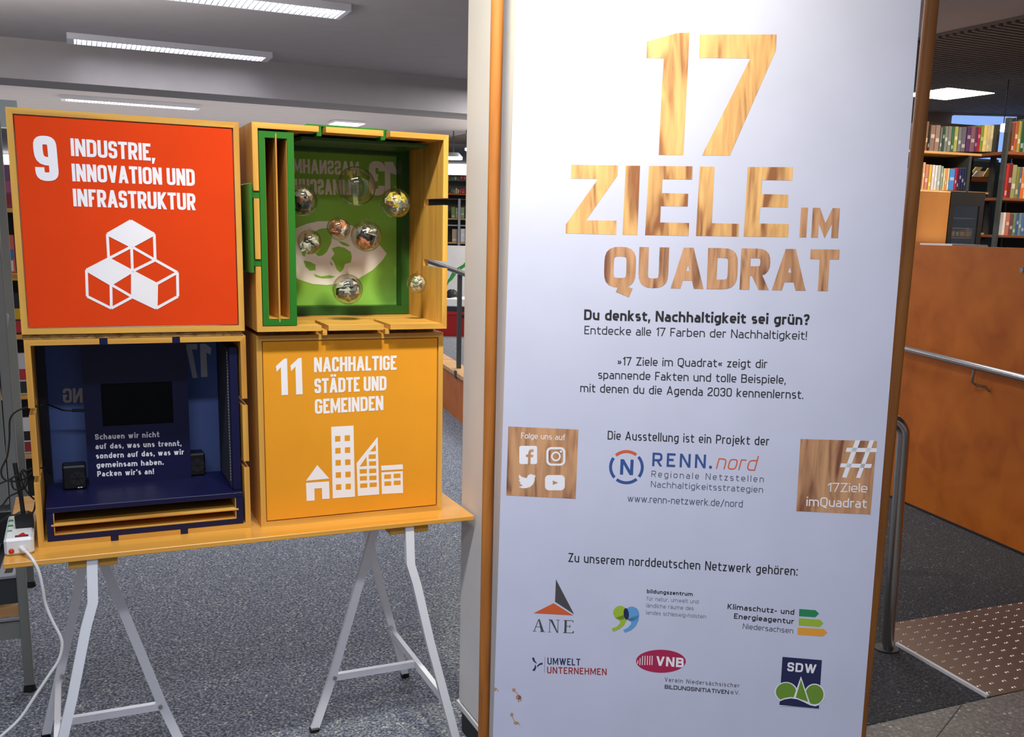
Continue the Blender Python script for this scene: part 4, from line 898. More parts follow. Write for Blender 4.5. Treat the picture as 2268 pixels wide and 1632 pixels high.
for px, py, rp, bd_, cols, lab in balls:
    a, b = TP.loc(px, py, bd_); C = Vector((a, bd_, b)); wp = TP.mat() @ C; dist = (wp-EYEV).dot(AX[2]); r = rp/FPX*dist
    o = thing('clear_ball', TP, (a, bd_, b-r), lab, 'ball', 'clear balls hanging in the open box')
    m = MB(TP).sphere(C, r, 36, 20); m.build('shell', BALLM, o)
    MB(TP).tube([C+Vector((0, 0, r*.97)), C+Vector((0, 0, r+.006))], .0035, 8).build('loop', BALLM, o)
    MB(TP).tube([C+Vector((0, 0, r+.004)), Vector((a, bd_, z+BH-TK-(.006 if .655 < a < .99 and bd_ > .03 else 0)))], .00013, 4).build('thread', BALLM, o)
    if not cols:
        n = MB(TP); n.bar([C+Vector((-.012, 0, -r*.1+.02)), C+Vector((-.004, .004, 0)), C+Vector((-.001, 0, -r*.93))], (.007, .002, 0), (0, .0006, 0)); n.build('folded_strip', noteA[2], o)
        n = MB(TP); n.bar([C+Vector((-.018, 0, r*.75)), C+Vector((-.006, .003, .004))], (.005, .002, 0), (0, .0006, 0)); n.build('folded_strip', noteA[6], o)
    for k, ci in enumerate(cols):
        w = [rb.uniform(0, 6.3) for _ in range(9)]; cc = C+Vector((rb.uniform(-.34, .34), rb.uniform(-.25, .25), rb.uniform(-.42, .22)))*r
        def fn(q, w=w): return .85+.42*(abs(math.sin(q.x*5+w[0]))-.5)*math.cos(q.y*6+w[1])+.28*abs(math.sin(q.z*7+w[2]+q.x*4))
        mm = MB(TP).sphere(cc, r*.50, 11, 7, None, fn); mm.sm = [False]*len(mm.sm); mm.build('crumpled_note', noteA[ci], o)
        for e in range(3):
            dv_ = Vector((rb.uniform(-1, 1), rb.uniform(-1, -.2), rb.uniform(-1, 1))).normalized(); ax_ = dv_.cross(Vector((rb.uniform(-1, 1), rb.uniform(-1, 1), rb.uniform(-1, 1)))).normalized(); bx2 = dv_.cross(ax_)
            p_ = C+dv_*r*.66; s1, s2 = r*.38, r*.22
            MB(TP).add([p_-ax_*s1-bx2*s2, p_+ax_*s1-bx2*s2, p_+ax_*s1*.8+bx2*s2+dv_*r*.12, p_-ax_*s1*.9+bx2*s2, p_+dv_*r*.2], [(0, 1, 4), (1, 2, 4), (2, 3, 4), (3, 0, 4)]).build('note_fold', noteA[cols[(k+e) % len(cols)]], o)

# ---- box 17 (open, navy)
u, d, z = .0024, .0059, -.7825
b17 = box('display_box', u, d, z, 'lower left open pine box holding a navy screen stand and speakers', True)
fd = .305; a0, a1, z0, z1 = u+TK+.001, u+BW-TK-.001, z+TK+.001, z+BH-TK-.001
fm = MB(TP); fm.box(a0, a1, fd-.05, fd+.001, z0, z0+.02).box(a0, a1, fd-.05, fd+.001, z1-.018, z1).box(a1-.02, a1, fd-.05, fd+.001, z0+.02, z1-.018).box(a0, a0+.02, fd-.05, fd+.001, z0+.02, z1-.018)
fm.build('inner_frame', mat('dark_navy_paint', (10, 11, 30), .5), b17, 'dark navy inner frame')
MB(TP).box(a0, a1, fd+.002, fd+.006, z0, z1).build('fabric_panel', BLUEF, b17)
T = Print(TP, fd+.0015); k7 = cr((0, 730), 2.968)
T.tess(k7((1350, 92), (1314, 92), (1322, 312), (1364, 310), (1356, 150), (1384, 166), (1388, 120)), INKP)
T.tess(k7((1296, 92), (1180, 92), (1180, 132), (1226, 130), (1266, 318), (1298, 316), (1262, 130), (1296, 130)), INKP)
T.text('UNG', k7((612, 478))[0], k7((415, 482))[0], 32, INKP, .178, .062, rnd=.2)
T.build('printed_goal', b17)
nd = thing('navy_base', TP, (.25, .006, z+TK), 'low navy base unit with two wooden boards slotted in its front', 'base unit')
nu0, nu1, nz0, nz1 = .0235, .4835, z+TK+.001, z+.0975
m = MB(TP); nd0, nd1 = .005, .255
m.box(nu0, nu1, nd0, nd1, nz1-.013, nz1, bev=.001).box(nu0, nu1, nd0, nd1, nz0, nz0+.013).box(nu0, nu0+.015, nd0, nd1, nz0+.013, nz1-.013).box(nu1-.017, nu1, nd0, nd1, nz0+.013, nz1-.013).box(nu0+.015, nu1-.017, nd1-.01, nd1, nz0+.013, nz1-.013)
m.build('base_frame', NAVY, nd)
MB(TP).box(nu0+.015, nu1-.017, nd0+.002, nd1-.011, nz0+.0132, nz0+.0157).box(nu0+.0152, nu0+.017, nd0+.002, nd1-.011, nz0+.016, nz1-.0135).box(nu1-.019, nu1-.0172, nd0+.002, nd1-.011, nz0+.016, nz1-.0135).build('wood_lining', WX, nd)
MB(TP).box(nu0+.009, nu1-.011, nd0-.0006, nd1-.012, nz0+.036, nz0+.0415, bev=.001).build('board', WX, nd)
for a, b in ((.161, .179), (.325, .343)):
    MB(TP).box(u+a+.001, u+b-.001, .006, .10, z-.0, nz0+.001).build('tab', NAVY, nd)
# screen stand
sd_ = .195; c_ = k7((530, 100), (585, 1030), (1225, 92), (1257, 995)); l0, l1, r0, r1 = [TP.loc(*p, sd_) for p in (c_[0], c_[1], c_[2], c_[3])]
su0, su1 = (l0[0]+l1[0])/2, (r0[0]+r1[0])/2
ss = thing('screen_stand', TP, ((su0+su1)/2, sd_, nz1), 'upright navy board with a black screen and white lettering', 'screen')
sa = k7((657, 350), (680, 632), (1133, 346), (1138, 617)); s0, s1, s2, s3 = [TP.loc(*p, sd_) for p in sa]
ia, ib, ja, jb = (s0[0]+s1[0])/2, (s2[0]+s3[0])/2, (s1[1]+s3[1])/2, (s0[1]+s2[1])/2
zt_ = z+BH-TK-.004; m = MB(TP)
m.box(su0, ia, sd_, sd_+.03, nz1, zt_).box(ib, su1, sd_, sd_+.03, nz1, zt_).box(ia, ib, sd_, sd_+.03, nz1, ja).box(ia, ib, sd_, sd_+.03, jb, zt_); m.build('stand_board', NAVY, ss)
MB(TP).box(ia, ib, sd_+.009, sd_+.02, ja, jb).build('display', SCREEN, ss)
T = Print(TP, sd_)
for s, p, q in (('Schauen wir nicht', (625, 723), (1048, 705)), ('auf das, was uns trennt,', (628, 785), (1192, 763)), ('sondern auf das, was wir', (632, 848), (1208, 820)), ('gemeinsam haben.', (635, 908), (1076, 887)), ("Packen wir's an!", (640, 966), (1012, 948))):
    T.text(s, k7(p)[0], k7(q)[0], 12.2, INKW, .2, .15)
T.build('printed_text', ss)
# speakers
def speaker(u0, dd, s, lab, lit):
    o = thing('speaker', TP, (u0+s/2, dd, nz1), lab, 'speaker', 'small black speakers beside the screen stand')
    MB(TP).box(u0, u0+s, dd, dd+s, nz1+.001, nz1+s*1.12, bev=.004).build('cabinet', BLACK, o)
    P = yawplane(TP.o, TH); v = MB(TP)
    cc = (u0+s*.62, nz1+s*.55)
    for r_, dy in ((s*.34, -.0012), (s*.26, .0006)): v.add([(cc[0]+math.cos(t*math.pi/14)*r_, dd+dy, cc[1]+math.sin(t*math.pi/14)*r_) for t in range(28)], [tuple(range(28))], mat('speaker_ring', (30, 30, 34), .25) if dy < 0 else BLACK)
    v.build('driver', None, o)
    n = MB(TP)
    for k in range(6): t = k*math.pi/3; n.bar([(cc[0], dd-.002, cc[1]), (cc[0]+math.cos(t)*s*.33, dd-.002, cc[1]+math.sin(t)*s*.33)], (.0005, 0, .0005), (0, .0005, 0))
    n.build('grille', BLACK, o)
    if lit:
        for k in (0, .006): MB(TP).prism([(u0+s*.62+k, nz1+.004), (u0+s*.62+k, nz1+.0075), (u0+s*.62+k+.005, nz1+.0057)], 1, dd-.0005, dd+.001).build('logo_mark', INKW, o)
p = TP.loc(*k7((415, 1035))[0], .165)[0]; speaker(p, .165, .056, 'black cube speaker left of the screen stand, with two white arrow marks', True)
p = TP.loc(*k7((1353, 960))[0], .215)[0]; speaker(p-.056, .215, .056, 'black cube speaker right of the screen stand', False)
# navy upright insert at the right
rk = thing('side_insert', TP, (.475, .03, nz1), 'narrow upright navy insert along the right wall of the navy box', 'rack')
sz1 = z+BH-TK-.018
MB(TP).box(.464, .4845, .030, .24, nz1+.001, sz1, bev=.001).build('insert_board', NAVY, rk)
MB(TP).box(.4625, .4638, .045, .235, nz1+.004, sz1-.004).build('felt_lining', mat('dark_felt', (44, 48, 66), .9), rk)
st_ = MB(TP)
for k in range(44): zz = nz1+.02+k*.0078; st_.box(.4618, .4625, .058, .0595, zz, zz+.005)
s_ = st_.build('stitching', INKW, rk); s_['kind'] = 'stuff'
ti = thing('top_tabs', TP, (.25, .02, z+BH-TK-.01), 'navy strip with tabs filling the top slots of the navy box', 'insert')
MB(TP).box(.10, .40, .03, .17, z+BH-TK-.007, z+BH-TK-.0005).build('strip', NAVY, ti)
for a, b in ((.161, .179), (.325, .343)): MB(TP).box(u+a+.001, u+b-.001, .006, .15, z+BH-TK-.001, z+BH).build('tab', NAVY, ti)
# boards between the layers
sb = thing('spacer_board', TP, (.25, .15, z+BH), 'thin pressed board between the orange and the navy box', 'board', 'spacer boards')
MB(TP).box(.0, .494, .006, .33, z+BH+.0005, -.2662, bev=.0005).build('board', BOARD, sb)
sb = thing('spacer_board', TP, (.77, .15, -.279), 'thin pressed board set back between the open green box and the amber box', 'board', 'spacer boards')
MB(TP).box(.54, 1.01, .03, .32, -.2789, -.2659).build('board', BOARD, sb)
for uu in (.692, .858): MB(TP).box(uu, uu+.012, -.02, .03, -.2789, -.2659).build('spacer_block', WX, sb)

# ================================================================== POWER STRIP AND CABLES AT THE LEFT END
zt = EYE+TOPZ
fl, frp, bk = uv(at_z(9.6, 1234, zt)), uv(at_z(78.5, 1228, zt)), uv(at_z(45, 1149, zt+.042))
ps = thing('power_strip', TP, ((fl[0]+frp[0])/2, fl[1], TOPZ), 'white power strip with red switch lying at the left end of the table', 'power strip')
pu0, pu1, pd0, pd1 = max(fl[0], -.068), frp[0]-.002, fl[1]+.002, bk[1]+.05
MB(TP).box(pu0, pu1, pd0, pd1, TOPZ+.0005, TOPZ+.042, bev=.006).build('body', WPL, ps)
pz = TOPZ+.042
def top(px, py): return uv(at_z(px, py, EYE+pz))
a = top(8+40, 1187); 
MB(TP).box(a[0]-.014, a[0]+.014, a[1]-.006, a[1]+.006, pz-.002, pz+.0012).build('switch_frame', BLACK, ps)
MB(TP).prism([(a[0]-.010, pz+.001), (a[0]+.010, pz+.001), (a[0]+.003, pz+.0075)], 1, a[1]-.0045, a[1]+.0045).build('rocker_switch', REDT, ps)
for py, k in ((1176, .4), (1165, 1), (1153.5, 1)):
    a = top(22+(1176-py)*.12, py); MB(TP).disc(a, .0062, .0052, pz-.001, pz+.0022*k+.0003, 20).build('socket_shutter', GRNT, ps)
a = TP.loc(25.3, 1220.5, pd0)
MB(TP).sphere((a[0], pd0-.0005, a[1]), .0062, 16, 8, REDT, lambda q: 1 if abs(q.y) < .45 else .8).build('fuse_button', None, ps)
pts = [(46, 1212, pd0+.004), (52, 1218, pd0-.012), (62, 1226, pd0-.03), (74, 1242, pd0-.05), (86, 1266, pd0-.055), (94, 1300, pd0-.055), (101, 1338, pd0-.05), (116, 1375, pd0-.05), (133, 1408, pd0-.05), (137.5, 1430, pd0-.05), (130, 1462, pd0-.05), (108, 1496, pd0-.05), (80, 1538, pd0-.05), (45, 1590, pd0-.05), (5, 1628, pd0-.05), (-40, 1665, pd0-.05)]
P3 = [Vector((*(TP.loc(x, y, dd)[:1]), dd, TP.loc(x, y, dd)[1])) for x, y, dd in pts]
def smooth(P, n=5):
    out = []
    for i in range(len(P)-1):
        p0, p1, p2, p3 = P[max(i-1, 0)], P[i], P[i+1], P[min(i+2, len(P)-1)]
        for k in range(n):
            t = k/n; out.append(.5*((2*p1)+(p2-p0)*t+(2*p0-5*p1+4*p2-p3)*t*t+(3*p1-p0-3*p2+p3)*t**3))
    return out+[P[-1]]
MB(TP).tube(smooth(P3), .0037, 10).build('mains_cord', WPL, ps); MB(TP).tube([P3[0], (P3[0]+P3[1])/2, P3[1]+(P3[2]-P3[1])*.4], .0062, 12, r2=.005).build('strain_relief', WPL, ps)
a = top(55, 1170); b = top(55, 1150)
ad = thing('power_adapter', TP, (a[0], a[1], pz), 'black mains adapter plugged into the white power strip', 'adapter')
m = MB(TP); m.prism([(a[0]-.020, pz+.001), (a[0]+.020, pz+.001), (a[0]+.019, pz+.030), (a[0]+.008, pz+.036), (a[0]-.010, pz+.036), (a[0]-.021, pz+.030)], 1, a[1]+.002, a[1]+.030); m.build('housing', BLACK, ad)
MB(TP).tube([(a[0]-.002, a[1]+.016, pz+.034), (a[0]-.004, a[1]+.016, pz+.075), (a[0]-.008, a[1]+.016, pz+.11), (a[0]-.012, a[1]+.018, pz+.16)], .0052, 8).build('cord', BLACKM, ad)
def cable(px, dd, r=.0022):
    return smooth([Vector((TP.loc(x, y, d_)[0], d_, TP.loc(x, y, d_)[1])) for (x, y), d_ in zip(px, dd)])
cb = thing('black_cables', TP, (-.04, .12, TOPZ), 'tangle of thin black cables beside the left wall of the navy box', 'cable')
for pts, d0_ in (([(86, 900), (60, 902), (35, 912), (22, 930), (21, 970), (16, 1010), (3, 1040), (8, 1060), (30, 1066), (55, 1060), (72, 1046)], .08),
                 ([(84, 1040), (76, 1036), (60, 1042), (40, 1050), (20, 1062), (-10, 1075)], .10),
                 ([(76, 1106), (62, 1092), (50, 1072), (46, 1050), (52, 1040), (60, 1052), (58, 1075), (40, 1090), (20, 1100), (4, 1120), (-15, 1128)], .06),
                 ([(50, 1100), (42, 1080), (36, 1062), (48, 1048), (56, 1062), (46, 1082), (30, 1082), (26, 1060), (40, 1052)], .05),
                 ([(38, 1140), (20, 1142), (8, 1150), (-6, 1158), (-20, 1162)], .03), ([(70, 1140), (76, 1128), (79, 1110)], .03)):
    MB(TP).tube(cable(pts, [d0_]*len(pts)), .0021, 6).build('cable', BLACKM, cb)
MB(TP).tube(cable([(88, 898), (105, 896), (125, 903), (145, 909), (186, 909)], [.10, .12, .18, .20, .19]), .0021, 6).build('cable', BLACKM, cb)
MB(TP).tube(cable([(160, 909), (186, 909)], [.195, .19]), .0040, 8).build('plug', BLACKM, cb)
MB(TP).tube(cable([(80, 1040), (98, 1036), (112, 1050)], [.06, .10, .2]), .0021, 6).build('cable', BLACKM, cb)

# ================================================================== GREY METAL SHELF BEHIND THE LEFT END
ft = at_z(68, 1528, 0); fu, fdp = uv(ft)
gs = thing('metal_shelf', TP, (fu-.3, fdp, FLZ), 'grey metal shelf rack with a wood shelf behind the left end of the table', 'shelf')
R_ = lambda x0, y0, x1, y1, dd: TP.rect(x0, y0, x1, y1, dd)
f2 = uv(at_z(70, 1298, 0))
for uu, dd in ((fu, fdp), (fu-.72, fdp), f2):
    MB(TP).box(uu-.016, uu+.012, dd-.012, dd+.016, FLZ+.02, FLZ+1.92, bev=.003).build('post', GREYM, gs)
    MB(TP).disc((uu-.002, dd), .020, .016, FLZ, FLZ+.02, 16).build('foot', BLACK, gs)
def flat(name, x0, y0, x1, y1, dd, thick, m, back=.42, parent=gs):
    a0, b0, a1, b1 = R_(x0, y0, x1, y1, dd); return MB(TP).box(a0, a1, dd, dd+back, b0, b1, bev=.001).build(name, m, parent)
u_l = -150
flat('front_panel', u_l, 1290, 44, 1346, fdp-.004, 0, GREYD, .02); flat('wood_shelf', u_l, 1353, 45, 1375, fdp-.002, 0, WPLANK, .4); flat('shelf_edge', u_l, 1378, 45, 1385, fdp-.012, 0, GREYL, .01)
flat('front_panel', u_l, 1387, 50, 1425, fdp-.004, 0, GREYM, .02)
a0, b0, a1, b1 = R_(u_l, 1266, 36, 1289, fdp-.01)
MB(TP).box(a0, a1, fdp-.012, fdp+.40, b0, b0+.008).build('top_tray', GREYL, gs)
for k in range(9):
    uu = a1-.012-k*.038; MB(TP).add([(uu-.022, fdp+.02, b0+.0085), (uu, fdp+.02, b0+.0085), (uu+.012, fdp+.34, b0+.0085), (uu-.010, fdp+.34, b0+.0085)], [(0, 1, 2, 3)]).build('tray_slot', BLACK, gs)
flat('side_panel', u_l, 760, 6, 1125, fdp+.03, 0, GREYM, .02); flat('side_panel', u_l, 1140, 30, 1262, fdp+.35, 0, GREYD, .02)
pp = thing('paper_sheet', TP, (fu-.02, fdp-.03, -.3), 'pale paper sheet clipped on the grey shelf panel', 'paper')
a0, b0, a1, b1 = R_(3, 690, 22, 755, fdp+.02); MB(TP).prism([(a0, b0), (a0+(a1-a0)*.5, b0), (a1, b1-.01), (a0+(a1-a0)*.6, b1)], 1, fdp+.018, fdp+.021).build('sheet', WPL, pp)
hp = thing('hanging_sign', TP, (0, 0, 1.0), 'dark grey panel hanging at the upper left corner behind the orange box', 'sign')
sp_ = at_y(10, 245, 6.0); SPL = yawplane((sp_.x, sp_.y, 0), TH); r_ = SPL.rect(-220, 214, 38, 276); hp.matrix_world = Matrix.Translation(sp_); ROOTM[hp.name] = Matrix.Translation(sp_)
MB(SPL).box(r_[0], r_[2], 0, .08, r_[1], r_[3]).build('panel', mat('dark_sign_grey', (58, 66, 68), .6), hp); MB(SPL).tube([(r_[2]-.1, .04, r_[3]), (r_[2]-.1, .04, ZC)], .006, 6).build('hanger', GREYD, hp)

# ================================================================== LEFT DISPLAY SHELF WITH FACE-OUT BOOKS
o_ = at_y(30, 600, 4.9); S0 = yawplane((o_.x, o_.y, 0), TH)
bs = thing('display_shelf', S0, (0, .1, 0), 'tall white display shelf of face-out books glimpsed left of the boxes', 'shelf')
sx = S0.loc(-120, 600)[0], S0.loc(105, 600)[0]
MB(S0).box(sx[0], sx[1], .28, .30, 0, S0.loc(30, 372)[1]).build('back_panel', mat('shelf_back_dark', (54, 56, 60), .7), bs)
for x in sx: MB(S0).box(x-.01, x+.01, -.02, .30, 0, S0.loc(30, 372)[1]).build('side_post', GREYL, bs)
ys = [(462, 471), (605, 621), (742, 751), (877, 884), (1008, 1016), (1140, 1148)]
for y0, y1 in ys: z1, z0 = S0.loc(35, y0)[1], S0.loc(35, y1)[1]; MB(S0).box(sx[0]+.01, sx[1]-.01, -.02, .28, z0, z1, bev=.002).build('plank', WX if y0 < 900 else WPLANK, bs)
def colmat(c): return mat('cover_%d_%d_%d' % c, c, .45)
fb = [(-14, 27, 364, 455, 462, (122, 84, 120), 'purple and pink face-out book on the top plank of the left shelf', (176, 96, 130), (150, 40, 60)),
      (2, 33, 520, 604, 605, (226, 110, 96), 'coral and blue face-out book on the second plank of the left shelf', (60, 128, 190), (230, 232, 236)),
      (24, 52, 648, 741, 742, (30, 30, 34), 'black, yellow and red face-out book on the third plank of the left shelf', (222, 180, 40), (190, 50, 60)),
      (35, 66, 782, 876, 877, (212, 212, 218), 'white and red face-out book on the fourth plank of the left shelf', (190, 50, 60), (40, 48, 54)),
      (44, 74, 925, 1007, 1008, (228, 230, 236), 'white and black face-out book on the fifth plank of the left shelf', (24, 24, 28), (150, 50, 60))]
for x0, x1, y0, y1, yp, c, lab, c2_, c3_ in fb:
    a0, b0, a1, b1 = S0.rect(x0, y0, x1, y1, .03); b0 = S0.loc(35, yp)[1]+.001
    o = thing('book', S0, ((a0+a1)/2, .04, b0), lab, 'book', 'face-out books on the left shelf')
    MB(S0).box(a0, a1, .03, .055, b0, b1, bev=.002).build('cover', colmat(c), o)
    h_ = b1-b0; MB(S0).box(a0+.004, a1-.004, .0285, .031, b0+h_*.36, b0+h_*.62).build('cover_band', colmat(c2_), o)
    MB(S0).box(a0+.004, a1-.010, .0285, .031, b0+h_*.04, b0+h_*.32).build('cover_band', colmat(c3_), o)
wn = Plane((0, 21.9, 0), (1, 0, 0), (0, 1, 0), (0, 0, 1))
a0, b0, a1, b1 = wn.rect(-700, 290, 60, 420)
MB(wn).box(a0, a1, 0, .06, b0, min(b1, 2.8)).build('window_1', GLOWS, kind='structure')

# ================================================================== THE GAP BETWEEN BOXES AND COLUMN
la, lb = at_z(985, 905, 0), at_z(1038, 950, 0); LW = yawplane((la.x, la.y, 0), math.atan2(lb.y-la.y, lb.x-la.x)); ll = (lb-la).length
tz = LW.loc(1010, 822)[1]
MB(LW).box(-2.2, ll+1.0, 0, .12, 0, tz-.03).build('wall_low', WBEECH, kind='structure')
MB(LW).box(-2.2, ll+1.0, -.015, .135, tz-.03, tz).build('trim_low_wall_cap', WPLANK, kind='structure')
rl = thing('ramp_railing', LW, (.4, .06, tz), 'stainless railing standing on the low wooden wall beyond the box', 'railing')
pxx = LW.loc(1017, 720, .06)[0]
MB(LW).box(pxx-.022, pxx+.022, .045, .075, tz-.02, LW.loc(1017, 608, .06)[1]).build('post', GREYD, rl)
b_ = LW.loc(1008, 829, -.02); MB(LW).box(b_[0]-.03, b_[0]+.03, -.022, -.012, b_[1]-.03, b_[1]+.03).build('bracket', GREYD, rl)
r1, r2 = LW.loc(944, 577, .06), LW.loc(1042, 611, .06); ex2 = lambda k: (r1[0]+(r2[0]-r1[0])*k, .06, r1[1]+(r2[1]-r1[1])*k)
MB(LW).tube([ex2(0), ex2(.5), ex2(1), ex2(1.6)], .021, 14).build('hand_tube', INOX, rl)
p_ = at_z(1012, 745, 0); RP = yawplane((p_.x, p_.y, 0), 0)
rb_ = thing('red_bin', RP, (0, .2, 0), 'red open bin on the floor beyond the railing', 'bin')
a0, b0, a1, b1 = RP.rect(950, 690, 1085, 745); b0 = 0; m = MB(RP)
m.add([(a0+.06, 0, 0), (a1-.06, 0, 0), (a1, -.03, b1), (a0, -.03, b1), (a0+.06, .4, 0), (a1-.06, .4, 0), (a1, .45, b1), (a0, .45, b1)], [(0, 1, 2, 3), (4, 7, 6, 5), (0, 3, 7, 4), (1, 5, 6, 2), (0, 4, 5, 1)]).box(a0-.02, a1+.02, -.05, -.02, b1-.04, b1)
m.build('bin_body', RED, rb_)
h0 = RP.rect(1022, 700, 1046, 704, -.04); MB(RP).box(h0[0], h0[2]+.1, -.052, -.045, h0[1], h0[3]+.015).build('handle_slot', BLACK, rb_)
wc = thing('white_case', RP, (0, .2, b1), 'white case with a dark base standing on the red bin', 'case')
q_ = RP.rect(965, 679, 1080, 690); MB(RP).box(q_[0], q_[2], -.02, .4, b1+.001, q_[3]).build('dark_base', mat('case_dark', (34, 38, 52), .5), wc)
q2_ = RP.rect(960, 661, 1082, 679); MB(RP).box(q2_[0], q2_[2], -.03, .42, q_[3], q2_[3], bev=.01).build('case_body', mat('bright_white_case', (250, 250, 250), .4), wc)
dl = thing('doll', RP, (RP.loc(1000, 660)[0], .1, q2_[3]), 'black-haired doll head peeping above the white case', 'doll')
hc = RP.loc(1001, 655, .1); C = Vector((hc[0], .1, hc[1]))
MB(RP).sphere(C+Vector((0, .0, 0)), .080, 18, 12, BLACKM, lambda q: 1+.20*abs(math.sin(q.x*9+q.z*3))*(1 if q.z > -.2 else 0)).build('hair', None, dl)
MB(RP).sphere(C+Vector((.015, -.028, -.035)), .058, 16, 10, mat('doll_skin', (222, 190, 160), .6)).build('head', None, dl)
MB(RP).box(C.x-.04, C.x+.05, .06, .14, q2_[3]+.001, C.z-.05).build('body', RED, dl)
wp_ = Plane((0, 15.2, 0), (1, 0, 0), (0, 1, 0), (0, 0, 1)); a0, b0, a1, b1 = wp_.rect(880, 545, 1200, 700)
MB(wp_).box(a0, a1, 0, .1, 0, b1).build('wall_partition', WALLW, kind='structure')
pt_ = Plane((0, 14.6, 0), (1, 0, 0), (0, 1, 0), (0, 0, 1)); pl_ = thing('green_plant', pt_, (pt_.loc(1015, 620)[0], 0, 0), 'green plant with long leaves before the white partition', 'plant')
kk = cr((960, 560), 4.8)
for nm, q in (('leaf', ((150, 290), (215, 215), (245, 222), (200, 285), (160, 318))), ('leaf', ((280, 168), (330, 105), (380, 60), (420, 50), (400, 95), (350, 140), (290, 180))), ('leaf', ((350, 300), (375, 285), (420, 300), (430, 370), (385, 380), (360, 340)))):
    p = [pt_.loc(x, y) for x, y in kk(*q)]; MB(pt_).prism(p, 1, -.02, .0).build(nm, mat('leaf_green', (34, 140, 50), .5), pl_)
q = [pt_.loc(x, y) for x, y in ((985, 640), (1005, 600), (1030, 585), (1052, 575))]; MB(pt_).tube([(q[0][0], 0, 0)]+[(a, -.01, b) for a, b in q], .012, 6).build('stem', mat('leaf_green', (34, 140, 50)), pl_)
# far shelf above the partition
fs = Plane((0, 17, 0), (1, 0, 0), (0, 1, 0), (0, 0, 1)); FS = thing('far_bookcase', fs, (fs.loc(1018, 500)[0], .1, 0), 'far grey bookcase seen between the open box and the column', 'bookcase')
L_, R2_ = fs.loc(900, 500)[0], fs.loc(1130, 500)[0]
MB(fs).box(L_, R2_, .36, .38, 0, fs.loc(1018, 385)[1]).build('back_panel', mat('far_shelf_back', (92, 92, 84), .8), FS)
for y, m_ in ((429, WBEECH), (440, GREYD), (484, WPLANK), (498, GREYL), (537, WPLANK)): zz = fs.loc(1018, y)[1]; MB(fs).box(L_, R2_, 0, .36, zz-.02, zz).build('plank', m_, FS)
for x in (1017, 1036, 905, 1125): a = fs.loc(x, 500)[0]; MB(fs).box(a-.02, a+.02, -.02, 0, 0, fs.loc(1018, 388 if x != 1017 else 440)[1]).build('post', GREYL if x == 1017 else GREYD, FS)
words = {0: 'first', 1: 'second', 2: 'third', 3: 'fourth', 4: 'fifth', 5: 'sixth', 6: 'seventh', 7: 'eighth', 8: 'ninth', 9: 'tenth', 10: 'eleventh', 11: 'twelfth', 12: 'thirteenth', 13: 'fourteenth', 14: 'fifteenth', 15: 'sixteenth', 16: 'seventeenth', 17: 'eighteenth', 18: 'nineteenth', 19: 'twentieth', 20: 'twenty-first', 21: 'twenty-second', 22: 'twenty-third', 23: 'twenty-fourth'}
def cname(c):
    pal = {'black': (22, 22, 24), 'dark grey': (70, 72, 74), 'grey': (120, 122, 120), 'white': (222, 220, 214), 'cream': (222, 206, 156), 'tan': (168, 134, 96), 'brown': (110, 76, 54), 'red': (178, 42, 40), 'dark red': (110, 34, 36), 'crimson': (160, 30, 70), 'purple': (86, 50, 100), 'navy': (34, 42, 84), 'blue': (60, 112, 178), 'slate blue': (92, 104, 128), 'green': (60, 120, 74), 'dark green': (36, 66, 50), 'yellow': (216, 186, 60), 'olive': (134, 136, 76), 'orange': (212, 120, 56), 'pink': (200, 140, 140)}
    return min(pal, key=lambda k: sum((pal[k][i]-c[i])**2 for i in range(3)))
def row(P, org, sc, items, base, where, dd=.02, dep=.16, group=None, zoff=.0):
    for i, (x0, x1, t_, c) in enumerate(items):
        p = cr(org, sc)((x0, t_), (x1, base)); a0, b0, a1, b1 = P.rect(p[0][0], p[0][1], p[1][0], p[1][1], dd)
        b0 += zoff; a0 += .0012; a1 -= .0012
        o = thing('book', P, ((a0+a1)/2, dd+dep/2, b0), '%s book, %s from left, %s' % (cname(c), words[i], where), 'book', group)
        MB(P).box(a0, a1, dd, dd+dep, b0+.0006, b1, bev=.002).build('cover', colmat(c), o)
        MB(P).box(a0+.0015, a1-.0015, dd+.004, dd+dep-.002, b1-.004, b1+.0006).build('pages', mat('page_cream', (206, 180, 110), .8), o)
        w = a1-a0; l0 = b0+(b1-b0)*(.12+.5*((i*37) % 10)/10); MB(P).box(a0+w*.12, a1-w*.12, dd-.0008, dd+.001, l0, l0+(b1-b0)*.14).build('spine_label', colmat(tuple(min(255, int(v*.5+120)) for v in c)), o)
zb = lambda y: fs.loc(1018, y)[1]
row(fs, (960, 280), 5.825, [(200, 225, 840, (150, 40, 40)), (228, 250, 800, (60, 110, 80)), (252, 282, 810, (120, 110, 90)), (284, 306, 795, (200, 190, 160)), (310, 332, 812, (190, 180, 120)), (336, 360, 808, (190, 50, 50)), (362, 410, 806, (176, 36, 50)), (444, 494, 780, (60, 70, 110))], 866, 'orange plank of the far bookcase in the gap', group='books in the far bookcase')
row(fs, (960, 280), 5.825, [(230, 280, 1040, (110, 140, 70)), (285, 325, 1050, (190, 186, 160)), (350, 400, 1045, (130, 150, 110)), (440, 494, 1030, (200, 196, 170))], 1186, 'middle plank of the far bookcase in the gap', group='books in the far bookcase')
row(fs, (960, 280), 5.825, [(240, 312, 1325, (176, 156, 136)), (350, 410, 1320, (212, 214, 222)), (420, 494, 1300, (96, 62, 48))], 1494, 'lowest plank of the far bookcase in the gap', group='books in the far bookcase')
